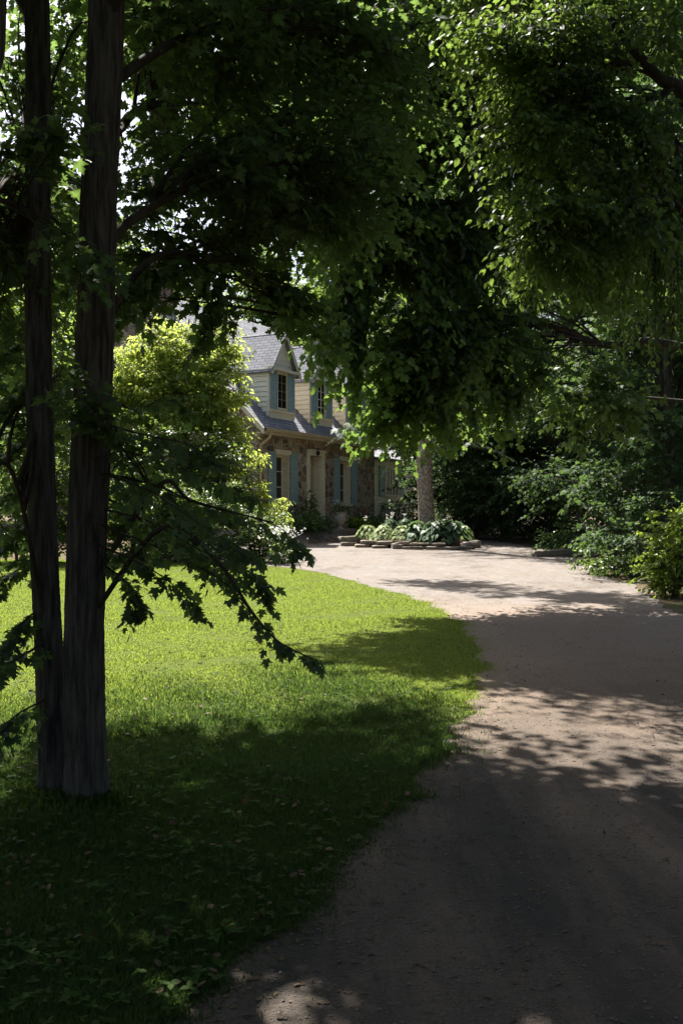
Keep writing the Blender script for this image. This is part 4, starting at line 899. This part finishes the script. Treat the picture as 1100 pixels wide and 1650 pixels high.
def urn(loc, m, label, s_=1.0):
    u = MB(); u.box(-.13, .13, -.13, .13, 0, .05)
    u.lathe([(.0, .05), (.115, .05), (.11, .075), (.06, .1), (.05, .14), (.08, .17), (.10, .185), (.17, .25), (.215, .36), (.225, .45), (.205, .52), (.20, .545), (.245, .575), (.25, .6), (.22, .6), (.19, .54), (.0, .52)], 24)
    o = thing('garden_urn', label, 'urn', loc, .3); u.build('bowl', m, o, True); o.scale = (s_,) * 3
    for sg in (-1, 1):
        hnd = MB(); hnd.tube(curve([(sg * .2, 0, .3), (sg * .29, 0, .36), (sg * .29, 0, .48), (sg * .22, 0, .55)], 10), .016, 6); hnd.build('handle', m, o, True)
    return o
p = hl(-.05, 1.1); p[2] = float(g(p[0], p[1])); u1 = urn(p, M['urn'], 'pale stone urn with plants standing right of the front door', 1.1)
p2 = hl(4.4, .9); p2[2] = float(g(p2[0], p2[1])) + .1; u2 = urn(p2, M['urnd'], 'dim weathered urn by the wall below the side window', 1.0)
def leafy(name, label, loc, rad, h, n, size, lm, tp, seed, cat='plant', group=None, white=0):
    rng = np.random.default_rng(seed); root = thing(name, label, cat, loc, 0, group)
    a = rng.uniform(0, 2 * math.pi, n); q = rng.uniform(0, 1, n) ** .6; z = rng.uniform(.1, 1, n)
    o = np.stack([np.cos(a), np.sin(a), 0 * a], 1); P = o * (rad * q * np.sqrt(np.maximum(.1, 1 - .6 * z ** 2)))[:, None]; P[:, 2] = h * z * (1 - .35 * q)
    T_ = o + rng.standard_normal((n, 3)) * .5; T_[:, 2] += rng.uniform(-.6, .4, n)
    V, F = place_leaves(tp, P, T_, np.array([0, 0, 1.]) + .5 * o + rng.standard_normal((n, 3)) * .4, size * rng.uniform(.6, 1.2, n)); tri_mesh('leaves', V, F, LEAF[lm], root)
    k = max(5, n // 12); Q = np.stack([P[:k] * (0.05, .05, 0), P[:k] * (.4, .4, .6), P[:k]], 1); V, F = tubes_batch(Q, .008, .003); tri_mesh('stems', V, F, LEAF['fern'], root)
    if white:
        P2 = np.stack([rng.normal(0, rad * .5, white), rng.normal(0, rad * .5, white), h * rng.uniform(.75, 1.15, white)], 1)
        V, F = place_leaves('oval', P2, rng.standard_normal((white, 3)), rng.standard_normal((white, 3)), np.full(white, .075)); tri_mesh('blossom', V, F, LEAF['white'], root)
    return root
leafy('urn_plant', 'flowering plant growing out of the pale urn', p + (0, 0, .6), .38, .5, 130, .13, 'fern', 'lance', 700, white=14)
leafy('urn_plant', 'trailing plant growing out of the dim urn', p2 + (0, 0, .55), .35, .4, 110, .11, 'fern', 'lance', 701, white=6)
BP = [(-3.6, .9, .7, .8, 'fern', 'oval', .13, 'leafy border plant under the left shutter of the first window', 0), (-2.9, 1.0, .65, .75, 'fern', 'lance', .2, 'long-leaved border plant beneath the first window', 0), (-2.2, 1.1, .55, .8, 'fern', 'oval', .16, 'broad-leaved plant left of the front door', 0), (-1.5, .6, .3, 1.5, 'fern', 'lance', .22, 'tall drooping plant against the left door frame', 0), (-1.15, 1.0, .45, .55, 'fern', 'lance', .16, 'low spiky plant just left of the pale urn', 0),
      (1.3, 1.1, .6, .5, 'bright', 'oval', .17, 'bright green hosta right of the pale urn', 0), (2.3, .8, .6, .45, 'fern', 'oval', .15, 'low border plant under the second window', 0), (2.9, 1.0, .5, .55, 'fern', 'lance', .15, 'white-flowered plant below the right shutter', 26), (5.9, .5, .7, 1.2, 'fern', 'oval', .13, 'dark bush against the corner of stone wall and side wing', 0), (7.2, .6, .9, 1.25, 'fern', 'oval', .13, 'dark leafy bush below the side window', 8)]
for k, (s_, v_, rad, h, lm, tp, sz, lab, wh) in enumerate(BP):
    q = hl(s_, v_); q[2] = float(g(q[0], q[1])); leafy('border_plant', lab, q, rad, h, int(150 + 260 * rad), sz, lm, tp, 720 + k, group='plants along the house front', white=wh)
bl = 'low flat stone in the edging before the house front'
for k in range(9):
    q = hl(-1.4 + k * .52, 1.85 + .05 * math.sin(k * 2)); q[2] = float(g(q[0], q[1])) + .05; rock('border_stone', q, .25, .13, .10, math.atan2(HD[1], HD[0]) + rk.uniform(-.2, .2), 800 + k, bl, 'stones edging the house border')
# white blossom on the shrub at the lawn corner is its own flowering plant
leafy('white_flower_plant', 'white flowering plant at the lawn corner by the drive', gp(454, 24.2), .42, .8, 260, .09, 'shrub', 'oval', 760, white=170)
rock('stone_kerb', gp(896, 27.3) + (0, 0, .07), .75, .16, .11, .25, 860, 'long pale stone slab lying at the right side of the drive end', None)

#--MARK ground cover
# ------------------------------------------------------------------ grass, weeds, litter
def grass(n, y0, y1, power, h, wd, seed, segs, fade):
    rng = np.random.default_rng(seed); u_ = rng.random(n)
    y = (y0 ** (1 - power) + u_ * (y1 ** (1 - power) - y0 ** (1 - power))) ** (1 / (1 - power)) if power != 1 else y0 * (y1 / y0) ** u_
    lo = -(560 / FPX) * y - .4; e_ = edge(y) + np.where(rng.random(n) < .12, np.abs(rng.normal(0, .16, n)), np.abs(rng.normal(0, .04, n))) - .03
    x = lo + (e_ - lo) * rng.random(n) ** .95; x = np.minimum(x, e_)
    ph = np.clip((y - 6.4 - 1.2 * vnoise(x * .8 + 3, 21) - .8 * vnoise(x * 2.1 + y, 22)) / 2.6, 0, 1); ph = ph if fade > 0 else 1 - ph
    ok = (x > lo) & (rng.random(n) < ph); x, y = x[ok], y[ok]; n = len(x)
    pat = .75 + .5 * (vnoise(x * 1.7 + 3 * vnoise(y * .9, 4), 7) * .5 + vnoise(y * 1.9 + 2 * vnoise(x, 5), 8) * .5)
    b = np.stack([x, y, g(x, y) - .006], 1); az = rng.uniform(0, 2 * math.pi, n); ln = np.stack([np.cos(az), np.sin(az), 0 * az], 1); sd = np.stack([-np.sin(az), np.cos(az), 0 * az], 1)
    H = h * rng.uniform(.5, 1.3, n) * pat; W = wd * rng.uniform(.6, 1.3, n); lean = rng.uniform(.15, .9, n)
    up = np.array([0, 0, 1.])
    if segs == 1:
        V = np.stack([b - sd * W[:, None], b + sd * W[:, None], b + ln * (lean * H)[:, None] + up * H[:, None]], 1); F = np.arange(3 * n).reshape(n, 3)
    else:
        m1 = b + ln * (lean * H * .3)[:, None] + up * (H * .62)[:, None]
        V = np.stack([b - sd * W[:, None], b + sd * W[:, None], m1 - sd * (W * .8)[:, None], m1 + sd * (W * .8)[:, None], b + ln * (lean * H)[:, None] + up * H[:, None]], 1)
        F = (np.array([(0, 1, 3), (0, 3, 2), (2, 3, 4)])[None] + (np.arange(n) * 5)[:, None, None]).reshape(-1, 3)
    return V.reshape(-1, 3), F
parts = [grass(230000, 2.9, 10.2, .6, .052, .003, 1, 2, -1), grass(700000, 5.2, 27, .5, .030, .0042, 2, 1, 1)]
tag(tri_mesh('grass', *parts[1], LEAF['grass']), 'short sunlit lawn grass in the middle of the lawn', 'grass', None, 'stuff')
tag(tri_mesh('shade_tinted_grass', *parts[0], LEAF['shade']), 'grass in the front of the lawn, its shade deepened by darker greens', 'grass', None, 'stuff')
rng = np.random.default_rng(78); n = 2600
a = rng.uniform(0, 2 * math.pi, n); r_ = .12 + np.abs(rng.normal(0, .13, n)); c_ = np.where(rng.random(n)[:, None] < .6, np.array([[-1.44, 5.6]]), np.array([[-1.63, 5.72]]))
b = np.stack([c_[:, 0] + r_ * np.cos(a), c_[:, 1] + r_ * np.sin(a), np.full(n, -.01)], 1); ln = np.stack([np.cos(a), np.sin(a), 0 * a], 1) + rng.standard_normal((n, 3)) * (.5, .5, 0); H = .085 * rng.uniform(.3, 1.3, n) * np.exp(-r_ * 1.5)
P = b; V, F = place_leaves('lance', P, ln * .45 + np.array([0, 0, 1.]), ln + rng.standard_normal((n, 3)) * .2, H)
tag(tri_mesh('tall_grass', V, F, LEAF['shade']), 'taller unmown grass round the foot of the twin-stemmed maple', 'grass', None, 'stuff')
rng = np.random.default_rng(77); n = 1900
y = 2.9 * (14 / 2.9) ** rng.random(n); lo = -(560 / FPX) * y - .3; x = lo + (edge(y) - lo) * rng.random(n); keep = (vnoise(x * 1.3 + 5 * vnoise(y, 1), 3) + vnoise(y * 1.5, 9) > -.9); x, y = x[keep], y[keep]
P = np.repeat(np.stack([x, y, g(x, y) + rng.uniform(.02, .07, len(x))], 1), 3, 0); a = np.tile([0, 2.1, 4.2], len(x)) + np.repeat(rng.uniform(0, 6, len(x)), 3)
T_ = np.stack([np.cos(a), np.sin(a), rng.uniform(-.1, .5, len(a))], 1)
V, F = place_leaves('oval', P, T_, np.array([0, 0, 1.]) + rng.standard_normal((len(a), 3)) * .25, np.repeat(rng.uniform(.014, .04, len(x)), 3))
tag(tri_mesh('lawn_weeds', V, F, LEAF['weed']), 'broad-leaved clover and weeds scattered through the lawn', 'weeds', None, 'stuff')
n = 1700; y = 3.0 * (33 / 3.0) ** rng.random(n); e0, e1 = edge(y), np.minimum(right(y), (580 / FPX) * y); t = np.where(rng.random(n) < .5, rng.beta(.7, 4, n), rng.random(n)); x = e0 + (e1 - e0) * t - .1
P = np.stack([x, y, g(x, y) + .006], 1); V, F = place_leaves('oval', P, np.stack([rng.standard_normal(n), rng.standard_normal(n), rng.uniform(0, .35, n)], 1), np.array([0, 0, 1.]) + rng.standard_normal((n, 3)) * .2, rng.uniform(.010, .034, n))
tag(tri_mesh('leaf_litter', V, F, LEAF['dry']), 'dry brown leaf litter strewn over the driveway and its verge', 'litter', None, 'stuff')
n = 420; y = 3.0 * (20 / 3.0) ** rng.random(n); x = -(540 / FPX) * y + (edge(y) + (540 / FPX) * y) * rng.random(n)
V, F = place_leaves('oval', np.stack([x, y, g(x, y) + rng.uniform(.015, .04, n)], 1), np.stack([rng.standard_normal(n), rng.standard_normal(n), rng.uniform(0, .6, n)], 1), np.array([0, 0, 1.]) + rng.standard_normal((n, 3)) * .3, rng.uniform(.02, .05, n))
tag(tri_mesh('fallen_leaves', V, F, LEAF['dry']), 'few dry fallen leaves lying in the lawn grass', 'leaves', None, 'stuff')
n = 3500; y = 3.0 * (30 / 3.0) ** rng.random(n); e0, e1 = edge(y), np.minimum(right(y), (580 / FPX) * y); x = e0 + (e1 - e0) * rng.random(n)
octa = np.array([(1, 0, 0), (0, 1, 0), (-1, 0, 0), (0, -1, 0), (0, 0, .7), (0, 0, -.7)], float); of = np.array([(0, 1, 4), (1, 2, 4), (2, 3, 4), (3, 0, 4), (1, 0, 5), (2, 1, 5), (3, 2, 5), (0, 3, 5)])
S = rng.uniform(.003, .008, n); az = rng.uniform(0, 6, n); ca, sa = np.cos(az), np.sin(az)
O = octa[None] * (1 + .3 * rng.standard_normal((n, 6, 1))); O = np.stack([O[..., 0] * ca[:, None] - O[..., 1] * sa[:, None], O[..., 0] * sa[:, None] + O[..., 1] * ca[:, None], O[..., 2]], -1)
V = (np.stack([x, y, g(x, y) + .004], 1)[:, None] + S[:, None, None] * O).reshape(-1, 3); F = (of[None] + (np.arange(n) * 6)[:, None, None]).reshape(-1, 3)
tag(tri_mesh('gravel', V, F, M['pebble']), 'loose small gravel scattered over the worn driveway', 'gravel', None, 'stuff')
